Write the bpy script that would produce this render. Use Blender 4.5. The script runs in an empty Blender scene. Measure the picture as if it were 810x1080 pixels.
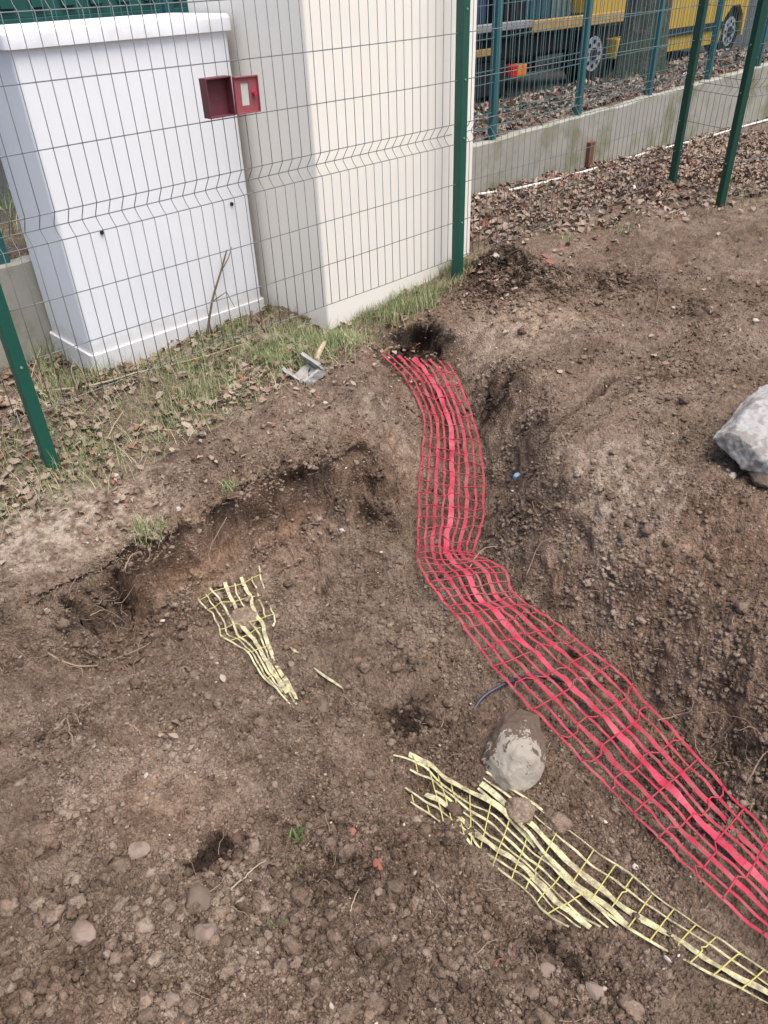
import bpy, bmesh, math, random
import numpy as np
from mathutils import Matrix, Vector

# ------------------------------------------------------------------ camera
S = bpy.context.scene
COL = S.collection
FPX = 804.87; PITCH = .6196; ROLL = -.0405; YAW = .7550
CAM = np.array([-1.0421, -2.8911, 1.377])
FW = np.array([math.sin(YAW)*math.cos(PITCH), math.cos(YAW)*math.cos(PITCH), -math.sin(PITCH)])
_r = np.array([math.cos(YAW), -math.sin(YAW), 0.]); _u = np.cross(_r, FW)
RT = math.cos(ROLL)*_r + math.sin(ROLL)*_u
UP = -math.sin(ROLL)*_r + math.cos(ROLL)*_u
cd = bpy.data.cameras.new('camera'); cam = bpy.data.objects.new('camera', cd); COL.objects.link(cam)
m = Matrix.Identity(4)
for i in range(3):
    m[i][0] = RT[i]; m[i][1] = UP[i]; m[i][2] = -FW[i]; m[i][3] = CAM[i]
cam.matrix_world = m
cd.sensor_fit = 'VERTICAL'; cd.sensor_height = 24; cd.lens = FPX/1080*24
cd.clip_start = .05; cd.clip_end = 500
S.camera = cam

# ------------------------------------------------------------------ light
SUN_EL, SUN_AZ = math.radians(70), math.radians(176)      # azimuth clockwise from +Y
w = bpy.data.worlds.new('World'); S.world = w; w.use_nodes = True
nt = w.node_tree; nt.nodes.clear()
sky = nt.nodes.new('ShaderNodeTexSky'); sky.sky_type = 'NISHITA'; sky.sun_disc = False
sky.sun_elevation = SUN_EL; sky.sun_rotation = SUN_AZ; sky.dust_density = 4; sky.air_density = 1.0; sky.ozone_density = .6
bg = nt.nodes.new('ShaderNodeBackground'); bg.inputs[1].default_value = .105
wo = nt.nodes.new('ShaderNodeOutputWorld')
nt.links.new(sky.outputs[0], bg.inputs[0]); nt.links.new(bg.outputs[0], wo.inputs[0])
sl = bpy.data.lights.new('sun', 'SUN'); sl.energy = 1.45; sl.angle = math.radians(45); sl.color = (1, .965, .91)
so = bpy.data.objects.new('sun', sl); COL.objects.link(so)
sd = Vector((math.sin(SUN_AZ)*math.cos(SUN_EL), math.cos(SUN_AZ)*math.cos(SUN_EL), math.sin(SUN_EL)))
so.rotation_euler = sd.to_track_quat('Z', 'Y').to_euler(); so.location = (0, -3, 12)
S.cycles.max_bounces = 4; S.cycles.diffuse_bounces = 3; S.cycles.glossy_bounces = 2
S.view_settings.view_transform = 'Standard'; S.view_settings.look = 'None'
S.view_settings.exposure = 1.32; S.view_settings.gamma = 1; S.view_settings.use_curve_mapping = False

rng = np.random.default_rng(11); random.seed(11)

# ------------------------------------------------------------------ helpers
def ray(px, py):
    return FW + RT*(px-405)/FPX + UP*(540-py)/FPX
def atz(px, py, z):
    d = ray(px, py); return CAM + d*(z-CAM[2])/d[2]
def aty(px, py, y):
    d = ray(px, py); return CAM + d*(y-CAM[1])/d[1]

_perm = np.random.default_rng(3).permutation(256); _perm = np.concatenate([_perm, _perm, _perm])
_ga = np.random.default_rng(4).uniform(0, 2*np.pi, 256); _gx, _gy = np.cos(_ga), np.sin(_ga)
def perlin(x, y, seed=0):
    x = np.asarray(x, float) + seed*17.31; y = np.asarray(y, float) + seed*7.77
    xi = np.floor(x).astype(int); yi = np.floor(y).astype(int)
    xf = x-xi; yf = y-yi
    u = xf*xf*xf*(xf*(xf*6-15)+10); v = yf*yf*yf*(yf*(yf*6-15)+10)
    def g(ix, iy, dx, dy):
        h = _perm[_perm[ix & 255] + (iy & 255)]
        return _gx[h]*dx + _gy[h]*dy
    a = g(xi, yi, xf, yf); b = g(xi+1, yi, xf-1, yf); c = g(xi, yi+1, xf, yf-1); d = g(xi+1, yi+1, xf-1, yf-1)
    return 1.5*((a*(1-u)+b*u)*(1-v) + (c*(1-u)+d*u)*v)
def sstep(a, b, x):
    t = np.clip((x-a)/(b-a), 0, 1); return t*t*(3-2*t)

def link(name, me, mat, parent=None):
    o = bpy.data.objects.new(name, me); COL.objects.link(o)
    if mat is not None and not me.materials: me.materials.append(mat)
    if parent is not None: o.parent = parent
    return o
def tag(o, label=None, cat=None, group=None, kind=None):
    if label: o['label'] = label
    if cat: o['category'] = cat
    if group: o['group'] = group
    if kind: o['kind'] = kind
    return o
def thing(name, label, cat, loc=(0, 0, 0), rotz=0, group=None):
    o = bpy.data.objects.new(name, None); COL.objects.link(o)
    o.location = loc; o.rotation_euler = (0, 0, rotz); o.empty_display_size = .1
    return tag(o, label, cat, group)
def np_mesh(name, V, Fq, smooth=False):
    V = np.ascontiguousarray(V, dtype=np.float32).reshape(-1, 3)
    me = bpy.data.meshes.new(name)
    Fq = np.asarray(Fq, dtype=np.int32); n, k = Fq.shape
    me.vertices.add(len(V)); me.vertices.foreach_set('co', V.ravel())
    me.loops.add(n*k); me.loops.foreach_set('vertex_index', Fq.ravel())
    me.polygons.add(n); me.polygons.foreach_set('loop_start', np.arange(n, dtype=np.int32)*k)
    me.update(calc_edges=True)
    if smooth: me.polygons.foreach_set('use_smooth', np.ones(n, dtype=bool))
    return me
class MB:
    """collects boxes, tubes, ribbons -> ONE mesh object"""
    def __init__(s): s.v = []; s.f = []; s.n = 0
    def add(s, V, F):
        V = [tuple(map(float, p)) for p in V]
        s.v += V; s.f += [tuple(i+s.n for i in f) for f in F]; s.n += len(V); return s
    def box(s, a, b, M=None):
        x0, y0, z0 = a; x1, y1, z1 = b
        V = [(x0,y0,z0),(x1,y0,z0),(x1,y1,z0),(x0,y1,z0),(x0,y0,z1),(x1,y0,z1),(x1,y1,z1),(x0,y1,z1)]
        if M is not None: V = [tuple(M @ Vector(p)) for p in V]
        return s.add(V, [(0,3,2,1),(4,5,6,7),(0,1,5,4),(1,2,6,5),(2,3,7,6),(3,0,4,7)])
    def tube(s, pts, rad, n=6, cap=True):
        pts = [np.asarray(p, float) for p in pts]; k = len(pts)
        if np.isscalar(rad): rad = [rad]*k
        V = []; prev = None
        for i in range(k):
            t = pts[min(i+1, k-1)] - pts[max(i-1, 0)]; t = t/(np.linalg.norm(t)+1e-9)
            if prev is None:
                a = np.array([0, 0, 1.]) if abs(t[2]) < .9 else np.array([1., 0, 0]); x = np.cross(a, t)
            else: x = prev - t*(prev @ t)
            x /= np.linalg.norm(x)+1e-9; prev = x; y = np.cross(t, x)
            for j in range(n):
                an = 2*math.pi*(j+.5)/n; V.append(pts[i] + rad[i]*(math.cos(an)*x + math.sin(an)*y))
        F = [(i*n+j, i*n+(j+1) % n, (i+1)*n+(j+1) % n, (i+1)*n+j) for i in range(k-1) for j in range(n)]
        if cap: F += [tuple(range(n))[::-1], tuple(range((k-1)*n, k*n))]
        return s.add(V, F)
    def ribbon(s, pts, across, nrm, width, th):
        V = []; k = len(pts)
        for i in range(k):
            wd = width[i] if hasattr(width, '__len__') else width
            a = across[i]*wd/2; h = nrm[i]*th/2
            V += [pts[i]-a-h, pts[i]+a-h, pts[i]+a+h, pts[i]-a+h]
        F = [(i*4+j, i*4+(j+1) % 4, (i+1)*4+(j+1) % 4, (i+1)*4+j) for i in range(k-1) for j in range(4)]
        F += [(3, 2, 1, 0), tuple(range((k-1)*4, k*4))]
        return s.add(V, F)
    def cyl(s, c, axis, r, h, n=24):
        c = np.asarray(c, float); a = np.asarray(axis, float); a /= np.linalg.norm(a)
        return s.tube([c-a*h/2, c+a*h/2], r, n)
    def build(s, name, mat, parent=None, smooth=False, bevel=0):
        me = bpy.data.meshes.new(name); me.from_pydata(s.v, [], s.f); me.update()
        if bevel:
            bm = bmesh.new(); bm.from_mesh(me)
            bmesh.ops.bevel(bm, geom=[e for e in bm.edges if e.calc_face_angle(0) > .5], offset=bevel, segments=2, affect='EDGES', profile=.6)
            bm.to_mesh(me); bm.free()
        if smooth:
            me.polygons.foreach_set('use_smooth', np.ones(len(me.polygons), dtype=bool))
        return link(name, me, mat, parent)

# ------------------------------------------------------------------ materials
class NT:
    def __init__(s, name):
        s.m = bpy.data.materials.new(name); s.m.use_nodes = True; s.t = s.m.node_tree; s.t.nodes.clear()
        s.o = s.n('ShaderNodeOutputMaterial'); s.p = s.n('ShaderNodeBsdfPrincipled'); s.l(s.p.outputs[0], s.o.inputs[0])
    def n(s, t, **k):
        x = s.t.nodes.new(t)
        for a, b in k.items(): setattr(x, a, b)
        return x
    def l(s, a, b): s.t.links.new(a, b)
    def pos(s):
        if not hasattr(s, '_pos'): s._pos = s.n('ShaderNodeNewGeometry')
        return s._pos.outputs['Position']
    def obj(s):
        if not hasattr(s, '_obj'): s._obj = s.n('ShaderNodeTexCoord')
        return s._obj.outputs['Object']
    def noise(s, scale, detail=4, rough=.6, vec=None, dist=0):
        x = s.n('ShaderNodeTexNoise'); x.inputs['Scale'].default_value = scale; x.inputs['Detail'].default_value = detail
        x.inputs['Roughness'].default_value = rough; x.inputs['Distortion'].default_value = dist
        s.l(vec if vec is not None else s.pos(), x.inputs['Vector']); return x.outputs['Fac']
    def ramp(s, fac, stops):
        x = s.n('ShaderNodeValToRGB'); r = x.color_ramp
        while len(r.elements) > 1: r.elements.remove(r.elements[-1])
        r.elements[0].position = stops[0][0]; r.elements[0].color = (*stops[0][1], 1) if hasattr(stops[0][1], '__len__') else (stops[0][1],)*3+(1,)
        for p, c in stops[1:]:
            e = r.elements.new(p); e.color = (*c, 1) if hasattr(c, '__len__') else (c, c, c, 1)
        s.l(fac, x.inputs[0]); return x.outputs[0]
    def mix(s, fac, a, b, mode='MIX'):
        x = s.n('ShaderNodeMix', data_type='RGBA', blend_type=mode)
        if hasattr(fac, 'is_linked') or hasattr(fac, 'node'): s.l(fac, x.inputs[0])
        else: x.inputs[0].default_value = fac
        for v, i in ((a, 6), (b, 7)):
            if hasattr(v, 'node'): s.l(v, x.inputs[i])
            else: x.inputs[i].default_value = (*v, 1)
        return x.outputs[2]
    def math(s, op, a, b=0.0):
        x = s.n('ShaderNodeMath', operation=op)
        for v, i in ((a, 0), (b, 1)):
            if hasattr(v, 'node'): s.l(v, x.inputs[i])
            else: x.inputs[i].default_value = v
        return x.outputs[0]
    def attr(s, name):
        return s.n('ShaderNodeAttribute', attribute_name=name).outputs['Fac']
    def island(s):
        if not hasattr(s, '_pos'): s._pos = s.n('ShaderNodeNewGeometry')
        return s._pos.outputs['Random Per Island']
    def bump(s, h, strength=.5, dist=.01):
        b = s.n('ShaderNodeBump'); b.inputs['Strength'].default_value = strength; b.inputs['Distance'].default_value = dist
        s.l(h, b.inputs['Height']); s.l(b.outputs[0], s.p.inputs['Normal']); return b
    def fin(s, col, rough=.8, spec=.3, metal=0):
        if hasattr(col, 'node'): s.l(col, s.p.inputs['Base Color'])
        else: s.p.inputs['Base Color'].default_value = (*col, 1)
        if hasattr(rough, 'node'): s.l(rough, s.p.inputs['Roughness'])
        else: s.p.inputs['Roughness'].default_value = rough
        s.p.inputs['Specular IOR Level'].default_value = spec; s.p.inputs['Metallic'].default_value = metal
        return s.m
def simple(name, c, rough=.6, spec=.3, metal=0, var=.15, scale=12, bump=0):
    t = NT(name); f = t.noise(scale, 5, .65)
    c = np.array(c); col = t.mix(f, tuple(c*(1-var)), tuple(np.minimum(c*(1+var), 1)))
    if bump: t.bump(t.noise(scale*12, 4), bump, .003)
    return t.fin(col, rough, spec, metal)

SOIL_DARK = (.03, .02, .014); SOIL_MID = (.15, .106, .077); SOIL_DRY = (.30, .232, .178)
def soil_color(t, clod=False):
    dry = t.attr('dry'); big = t.noise(2.2, 5, .6); med = t.noise(14, 5, .65, dist=.6); fine = t.noise(70, 5, .7); vf = t.noise(330, 3, .6)  # soil dryness, plus shade painted in at the hole and crevices
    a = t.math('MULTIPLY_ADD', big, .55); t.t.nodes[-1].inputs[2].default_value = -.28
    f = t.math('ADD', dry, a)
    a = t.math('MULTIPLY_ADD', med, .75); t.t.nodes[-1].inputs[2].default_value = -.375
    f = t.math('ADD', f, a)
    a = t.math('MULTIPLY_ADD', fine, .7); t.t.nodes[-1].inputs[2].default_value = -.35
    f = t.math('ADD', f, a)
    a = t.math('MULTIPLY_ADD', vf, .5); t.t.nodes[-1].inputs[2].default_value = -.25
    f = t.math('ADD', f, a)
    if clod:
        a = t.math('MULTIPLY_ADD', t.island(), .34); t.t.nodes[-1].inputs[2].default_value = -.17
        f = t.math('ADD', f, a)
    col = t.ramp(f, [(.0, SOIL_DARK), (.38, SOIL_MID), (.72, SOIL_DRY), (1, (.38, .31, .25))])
    red = t.noise(3.1, 3, .5, dist=.4)
    col = t.mix(t.math('MULTIPLY', t.ramp(red, [(.5, 0), (.68, 1)]), .16), col, t.mix(1.0, col, (1.18, .92, .76), 'MULTIPLY'))
    col = t.mix(t.math('MULTIPLY', t.attr('sub'), .55), col, t.mix(1.0, col, (1.25, .99, .86), 'MULTIPLY'))
    return col, fine, vf
t = NT('soil'); col, fine, vf = soil_color(t)
# pale grit
vo = t.n('ShaderNodeTexVoronoi'); vo.inputs['Scale'].default_value = 45; t.l(t.pos(), vo.inputs['Vector'])
sp = t.math('MULTIPLY', t.math('LESS_THAN', vo.outputs['Distance'], .16), t.math('GREATER_THAN', t.noise(9, 2), .56))
col = t.mix(t.math('MULTIPLY', sp, .75), col, (.36, .31, .26))
lit = t.attr('litter'); ln = t.noise(38, 4, .7, dist=1.5)
lcol = t.ramp(ln, [(.3, (.05, .033, .02)), (.5, (.17, .125, .09)), (.66, (.30, .24, .18)), (.8, (.12, .13, .05))])
col = t.mix(t.math('MULTIPLY', lit, .85), col, lcol)
asp = t.attr('street'); col = t.mix(asp, col, t.mix(t.noise(60, 4), (.035, .037, .037), (.075, .078, .075)))
def cell(t, sc):
    v = t.n('ShaderNodeTexVoronoi'); v.inputs['Scale'].default_value = sc; t.l(t.pos(), v.inputs['Vector']); return t.math('SUBTRACT', 1.0, v.outputs['Distance'])
hb = t.math('ADD', t.math('MULTIPLY', cell(t, 95), .8), t.math('ADD', t.math('MULTIPLY', cell(t, 230), .45), t.math('MULTIPLY', t.noise(60, 6, .75), .9)))
t.bump(hb, .85, .011)
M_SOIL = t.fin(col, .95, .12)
t = NT('soil_clod'); col, fine, vf = soil_color(t, True)
t.bump(t.math('ADD', t.noise(120, 5, .7), vf), .7, .005); M_CLOD = t.fin(col, .95, .12)

t = NT('fence_paint'); M_POST = t.fin(t.mix(t.noise(20, 4), (.008, .066, .045), (.014, .088, .062)), .42, .4)
t = NT('dark_post_paint'); M_POST2 = t.fin(t.mix(t.noise(20, 4), (.005, .04, .026), (.008, .055, .036)), .45, .4)
t = NT('wire_paint'); M_WIRE = t.fin((.15, .165, .165), .5, .4)
t = NT('far_wire_paint'); M_FWIRE = t.fin((.06, .15, .15), .5, .4)
t = NT('teal_paint'); M_TEAL = t.fin(t.mix(t.noise(14, 4), (.015, .085, .092), (.025, .115, .12)), .5, .4)
t = NT('cabinet_plastic'); a = t.noise(5, 5, .6, t.obj()); g = t.noise(55, 4, .7, t.obj())
c = t.mix(a, (.755, .765, .785), (.80, .81, .825)); c = t.mix(t.ramp(g, [(.62, 0), (.8, .35)]), c, (.55, .53, .48))
mp = t.n('ShaderNodeMapping'); mp.inputs['Scale'].default_value = (26, 26, 1.2); t.l(t.obj(), mp.inputs[0]); c = t.mix(t.ramp(t.noise(1.0, 5, .7, mp.outputs[0]), [(.5, 0), (.8, .14)]), c, (.56, .55, .52))
sx = t.n('ShaderNodeSeparateXYZ'); t.l(t.obj(), sx.inputs[0]); c = t.mix(t.ramp(t.math('ADD', sx.outputs[2], t.math('MULTIPLY', t.noise(11, 5, .7, t.obj()), -.22)), [(.0, .3), (.05, 0)]), c, (.42, .37, .31))
t.bump(t.noise(160, 3), .12, .002); M_CAB = t.fin(c, .45, .4)
t = NT('cabinet_lid'); a = t.noise(9, 6, .7, t.obj()); c = t.mix(t.ramp(a, [(.45, 0), (.75, .55)]), (.74, .75, .78), (.5, .49, .45))
M_LID = t.fin(c, .55, .35)
t = NT('cream_render'); a = t.noise(3, 5, .6); st = t.noise(1.2, 6, .65)
c = t.mix(a, (.77, .725, .635), (.82, .78, .70)); c = t.mix(t.ramp(t.noise(26, 5, .7), [(.6, 0), (.85, .3)]), c, (.55, .49, .4))
t.bump(t.noise(220, 4, .7), .25, .003); M_CREAM = t.fin(c, .85, .2)
t = NT('concrete_wall'); a = t.noise(6, 6, .7); mo = t.noise(2.6, 5, .65); 
c = t.mix(a, (.23, .22, .185), (.39, .375, .325)); c = t.mix(t.ramp(mo, [(.48, 0), (.64, .8)]), c, (.16, .155, .075))
t.bump(t.noise(90, 5, .7), .4, .006); M_WALL = t.fin(c, .92, .15)
M_REDBOX = simple('faded_red_paint', (.13, .035, .043), .5, .4, var=.35, scale=25)
M_REDDOOR = simple('red_paint', (.28, .072, .08), .45, .4, var=.2, scale=25)
M_PANE = simple('cloudy_pane', (.5, .52, .48), .25, .5, var=.15, scale=40)
M_KNOB = simple('red_knob', (.38, .03, .06), .3, .5)
t = NT('red_netting'); 
def dusty(t, c, lo, hi, k, soil=(.15, .105, .08)):
    return t.mix(t.math('MULTIPLY', t.ramp(t.noise(26, 6, .75), [(lo, 0), (hi, 1)]), k), c, soil)
M_RED = t.fin(dusty(t, t.mix(t.noise(30, 4), (.29, .011, .032), (.39, .028, .058)), .44, .66, .72), .55, .3)
t.p.inputs['Subsurface Weight'].default_value = 0
t = NT('pink_band'); M_PINK = t.fin(dusty(t, t.mix(t.ramp(t.noise(9, 5, .7), [(.4, 0), (.7, 1)]), (.37, .017, .046), (.49, .075, .115)), .47, .7, .65), .5, .35)
t = NT('yellow_tape'); dirt = t.ramp(t.noise(38, 6, .7), [(.44, 0), (.62, .85)])
M_YEL = t.fin(t.mix(dirt, (.48, .445, .255), (.17, .13, .09)), .5, .4)
t = NT('yellow_tie'); M_TIE = t.fin(t.mix(t.noise(30, 4), (.40, .36, .09), (.48, .44, .16)), .5, .4)
t = NT('white_rock'); a = t.noise(7, 6, .65, t.obj()); b = t.noise(11, 5, .6, t.obj(), .8)
c = t.mix(a, (.27, .26, .245), (.42, .405, .39)); c = t.mix(t.ramp(b, [(.48, 0), (.56, .8)]), c, (.205, .18, .16))
t.bump(t.noise(30, 6, .7, t.obj()), .8, .012); c = t.mix(t.ramp(t.noise(60, 5, .7, t.obj()), [(.5, 0), (.7, .4)]), c, (.3, .28, .26)); M_ROCKW = t.fin(c, .9, .2)
t = NT('muddy_rock'); a = t.noise(12, 6, .65, t.obj()); b = t.math('MULTIPLY_ADD', t.noise(13, 6, .7, t.obj(), .5), 2.4); t.t.nodes[-1].inputs[2].default_value = -.66
xyz = t.n('ShaderNodeSeparateXYZ'); t.l(t.obj(), xyz.inputs[0])
mud = t.ramp(t.math('ADD', b, t.math('MULTIPLY', t.math('ADD', xyz.outputs[0], xyz.outputs[1]), 2.2)), [(.50, 0), (.54, 1)])
c = t.mix(a, (.23, .2, .16), (.36, .325, .27)); c = t.mix(mud, c, t.mix(t.noise(60, 4), (.075, .053, .04), (.15, .11, .085)))
t.bump(t.noise(40, 6, .7, t.obj()), .8, .010); M_ROCKM = t.fin(c, .95, .08)
def stone_mat(name, c, mud=.5):
    t = NT(name); a = t.noise(25, 5, .65); b = t.noise(18, 5, .6, dist=.5); c = np.array(c)
    k = t.mix(a, tuple(c*.75), tuple(np.minimum(c*1.2, .9))); k = t.mix(t.ramp(b, [(.5, 0), (.62, mud)]), k, (.135, .098, .073))
    t.bump(t.noise(120, 5, .7), .5, .004); return t.fin(k, .9, .2)
M_ST = {'grey': stone_mat('grey_stone', (.22, .185, .155)), 'tan': stone_mat('tan_stone', (.22, .165, .13), .8), 'white': stone_mat('white_stone', (.42, .38, .33), .4),
        'soil': M_CLOD, 'red': stone_mat('red_stone', (.27, .10, .07), .3), 'brown': stone_mat('brown_stone', (.135, .1, .078), .9)}
t = NT('dead_leaf'); M_LEAF = t.fin(t.ramp(t.island(), [(0, (.13, .088, .062)), (.25, (.20, .14, .105)), (.5, (.26, .195, .148)), (.78, (.32, .26, .205)), (.88, (.19, .11, .075)), (.97, (.24, .09, .06)), (1, (.2, .14, .1))]), .75, .25)
t = NT('grass_blade'); M_GRASS = t.fin(t.ramp(t.island(), [(0, (.12, .19, .06)), (.35, (.19, .26, .10)), (.6, (.29, .31, .16)), (.8, (.40, .35, .22)), (1, (.5, .44, .30))]), .7, .25)
t = NT('green_leaf'); M_GREEN = t.fin(t.ramp(t.island(), [(0, (.06, .13, .03)), (.6, (.10, .19, .055)), (1, (.2, .26, .11))]), .6, .3)
M_STRAW = simple('dry_stem', (.36, .29, .19), .8, .2, var=.25, scale=30)
M_ROOT = simple('pale_root', (.25, .185, .13), .85, .2, var=.3, scale=40)
M_ROOTD = simple('dark_root', (.13, .085, .06), .85, .2, var=.3, scale=40)
t = NT('bark'); b = t.noise(9, 6, .7, dist=.8); g = t.noise(3, 4)
c = t.ramp(b, [(.3, (.035, .04, .03)), (.6, (.11, .115, .085)), (.8, (.17, .17, .12))]); c = t.mix(t.ramp(g, [(.45, 0), (.65, .5)]), c, (.07, .10, .05))
t.bump(b, .9, .04); M_BARK = t.fin(c, .95, .1)
M_TYEL = simple('truck_yellow', (.46, .29, .03), .4, .5, var=.12, scale=3)
M_TORG = simple('rail_orange', (.36, .23, .08), .5, .4, var=.5, scale=9)
M_TBLK = simple('chassis_black', (.014, .015, .016), .6, .3, var=.4, scale=5)
M_TYRE = simple('tyre_rubber', (.018, .018, .018), .8, .2)
M_RIM = simple('steel_rim', (.42, .43, .43), .4, .5, .4, var=.3, scale=14)
M_STEEL = simple('bed_steel', (.32, .32, .31), .45, .4, .3, var=.3, scale=6)
M_BLUE = simple('blue_tarp', (.02, .04, .09), .5, .4, var=.3, scale=4)
M_TEALB = simple('teal_load', (.02, .07, .09), .5, .4, var=.4, scale=5)
M_BOLT = simple('bolt_zinc', (.2, .24, .22), .5, .4)
M_GLASS = simple('dark_glass', (.02, .025, .03), .1, .6)
M_TAIL = simple('tail_red', (.5, .02, .02), .25, .5); M_TAILO = simple('tail_orange', (.7, .2, .02), .25, .5)
M_WHITE = simple('dirty_white', (.66, .64, .6), .6, .3, var=.15)
M_RUST = simple('rust', (.16, .07, .045), .85, .2, var=.4, scale=20, bump=.4)
M_GRNBOX = simple('green_metal', (.012, .075, .06), .5, .4, var=.25, scale=4)
M_HEDGE = simple('hedge_leaf', (.035, .06, .025), .8, .2, var=.5, scale=8)
M_CONC = simple('grey_concrete', (.33, .315, .30), .9, .2, var=.3, scale=45, bump=.5)
M_WOOD = simple('pale_wood', (.42, .33, .23), .8, .2, var=.2, scale=30, bump=.3)
M_BLUEP = simple('blue_plastic', (.12, .26, .42), .4, .4)
M_DPIPE = simple('dark_plastic', (.03, .035, .05), .4, .4)

# ------------------------------------------------------------------ terrain
RED_ROWS = [((402,375),(472,382),-.27), ((428,400),(485,406),-.32), ((447,440),(500,448),-.40), ((446,475),(508,485),-.45),
            ((443,510),(510,518),-.49), ((442,545),(509,548),-.52), ((441,575),(500,582),-.55), ((441,592),(512,592),-.51),
            ((452,612),(532,603),-.50), ((468,635),(540,626),-.54), ((486,658),(563,642),-.55), ((522,706),(607,676),-.57),
            ((577,765),(655,715),-.58), ((643,834),(714,779),-.59), ((714,905),(773,843),-.59), ((805,989),(838,913),-.59), ((890,1075),(912,985),-.59)]
CP = [  # (px, py, z)
 # left bank and its edge
 (55,495,-.26),(0,540,-.27),(100,540,-.27),(0,600,-.285),(200,480,-.235),(300,440,-.205),(400,410,-.175),(350,420,-.19),(120,510,-.26),
 (0,648,-.30),(60,628,-.295),(120,592,-.29),(190,548,-.27),(240,520,-.26),(300,490,-.245),(380,462,-.22),(430,448,-.215),(440,434,-.205),(436,418,-.195),(414,402,-.185),(396,382,-.175),
 (405,362,-.165),(440,350,-.155),(474,366,-.15),(494,386,-.165),
 (0,662,-.35),(62,642,-.36),(124,606,-.365),(193,562,-.345),(242,535,-.335),(300,506,-.315),(345,490,-.30),(382,476,-.28),(428,463,-.28),
 # foot of the bank wall
 (20,678,-.40),(100,685,-.48),(135,660,-.535),(200,634,-.56),(245,618,-.565),(300,596,-.55),(345,572,-.53),(385,560,-.48),(425,560,-.52),(400,510,-.36),(430,490,-.36),(350,510,-.33),
 # pit floor
 (250,672,-.575),(350,660,-.58),(425,650,-.575),(330,740,-.56),(450,720,-.585),(520,735,-.59),(470,780,-.58),(300,645,-.58),(430,765,-.60),(270,720,-.555),
 # left slope and foreground mound
 (60,760,-.38),(150,720,-.48),(200,770,-.45),(100,830,-.32),(210,830,-.36),(0,830,-.28),(0,950,-.24),(100,950,-.26),(200,930,-.31),(235,905,-.36),(300,880,-.41),
 (370,860,-.49),(400,900,-.47),(300,980,-.34),(400,985,-.38),(460,930,-.46),(510,985,-.43),(570,1010,-.45),(100,1078,-.22),(300,1078,-.25),(500,1078,-.35),(650,1060,-.43),(790,1078,-.50),
 # yellow netting bed
 (410,790,-.565),(480,850,-.56),(560,920,-.555),(640,960,-.555),(720,990,-.56),(800,1035,-.56),(620,850,-.585),(560,800,-.585),
 # right trench wall : top edge, foot
 (520,405,-.17),(545,450,-.19),(560,490,-.205),(585,520,-.205),(620,548,-.24),(655,585,-.30),(695,630,-.35),(735,685,-.39),(775,730,-.41),(810,765,-.42),
 (522,440,-.33),(528,500,-.42),(530,560,-.45),(560,585,-.42),(590,610,-.46),(640,650,-.45),(690,700,-.47),(740,760,-.5),(790,820,-.52),(840,870,-.52),
 # right bank
 (560,400,-.145),(600,400,-.13),(570,455,-.165),(600,430,-.165),(640,400,-.14),(610,455,-.12),(650,430,-.11),(700,400,-.1),(640,490,-.13),(700,550,-.2),(780,600,-.22),(800,680,-.30),(770,520,-.09),(790,440,-.09),(740,470,-.1),
 (620,330,-.11),(700,300,-.08),(800,300,-.055),(600,270,-.08),(700,240,-.06),(800,240,-.04),(540,340,-.13),(530,280,-.06),(500,310,-.09),(560,310,-.045),(515,262,-.03),(482,297,-.13),
 (708,197,-.045),(758,220,-.09),(600,230,-.08),(540,240,-.09)]
P = []
for px, py, z in CP: P.append(atz(px, py, z))
for l, r, z in RED_ROWS:
    for q in (l, r, ((l[0]+r[0])/2, (l[1]+r[1])/2)): P.append(atz(q[0], q[1], z-.03))
for a in [(-.8,.6,-.26),(-.3,1,-.25),(.2,.3,-.235),(.2,1.05,-.24),(1,.3,-.2),(1,1,-.2),(1.45,.1,-.185),(2,.1,-.16),(2.4,.3,-.13),(3.77,1.05,-.085),(5.1,1.05,-.15),(6.9,1.05,-.18),(9.1,1.05,-.23),
          (-2,-1,-.3),(-2,-2.5,-.25),(-1.3,-3.6,-.25),(-.6,-3.4,-.3),(.4,-3.6,-.5),(0,-4.2,-.45),(2.5,-3.2,-.15),(3,-2.5,-.1),(4,-1.5,-.08),(6,-.5,-.1),(8,-2,-.15),(4,-5,-.2),(1.5,-3.2,-.2),(-4,0,-.25),(-3,-5,-.25),
          (12,-6,-.2),(12,2,-.25),(-8,-8,-.25),(-8,2,-.25),(0,-12,-.25),(14,-12,-.25)]: P.append(np.array(a, float))
P = np.array(P)
_D = np.linalg.norm(P[:, None, :2]-P[None, :, :2], axis=-1); _n = len(P)
_A = np.zeros((_n+1, _n+1)); _A[:_n, :_n] = np.sqrt(_D**2+.0004) + np.eye(_n)*-.004; _A[:_n, _n] = 1; _A[_n, :_n] = 1
_W = np.linalg.solve(_A, np.concatenate([P[:, 2], [0]]))
TR = [(atz(*l, z), atz(*r, z), z) for l, r, z in RED_ROWS]
def dense(A, m):
    A = np.asarray(A, float); t = np.linspace(0, len(A)-1, m); i = np.clip(t.astype(int), 0, len(A)-2); u = (t-i)
    return A[i]*(1-u)[:, None]+A[i+1]*u[:, None]
_tc = dense([np.array([*((a+b)/2)[:2], z-.03, np.linalg.norm((a-b)[:2])/2]) for a, b, z in TR], 120)
TR_C, TR_Z, TR_W = _tc[:, :2], _tc[:, 2], _tc[:, 3]
def near(x, y, Cc, Z, Wd):
    d = np.full(len(x), 9.); zc = np.zeros(len(x))
    for c, z, w in zip(Cc, Z, Wd):
        q = np.hypot(x-c[0], y-c[1])-w; m_ = q < d; d[m_] = q[m_]; zc[m_] = z
    return d, zc
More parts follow.
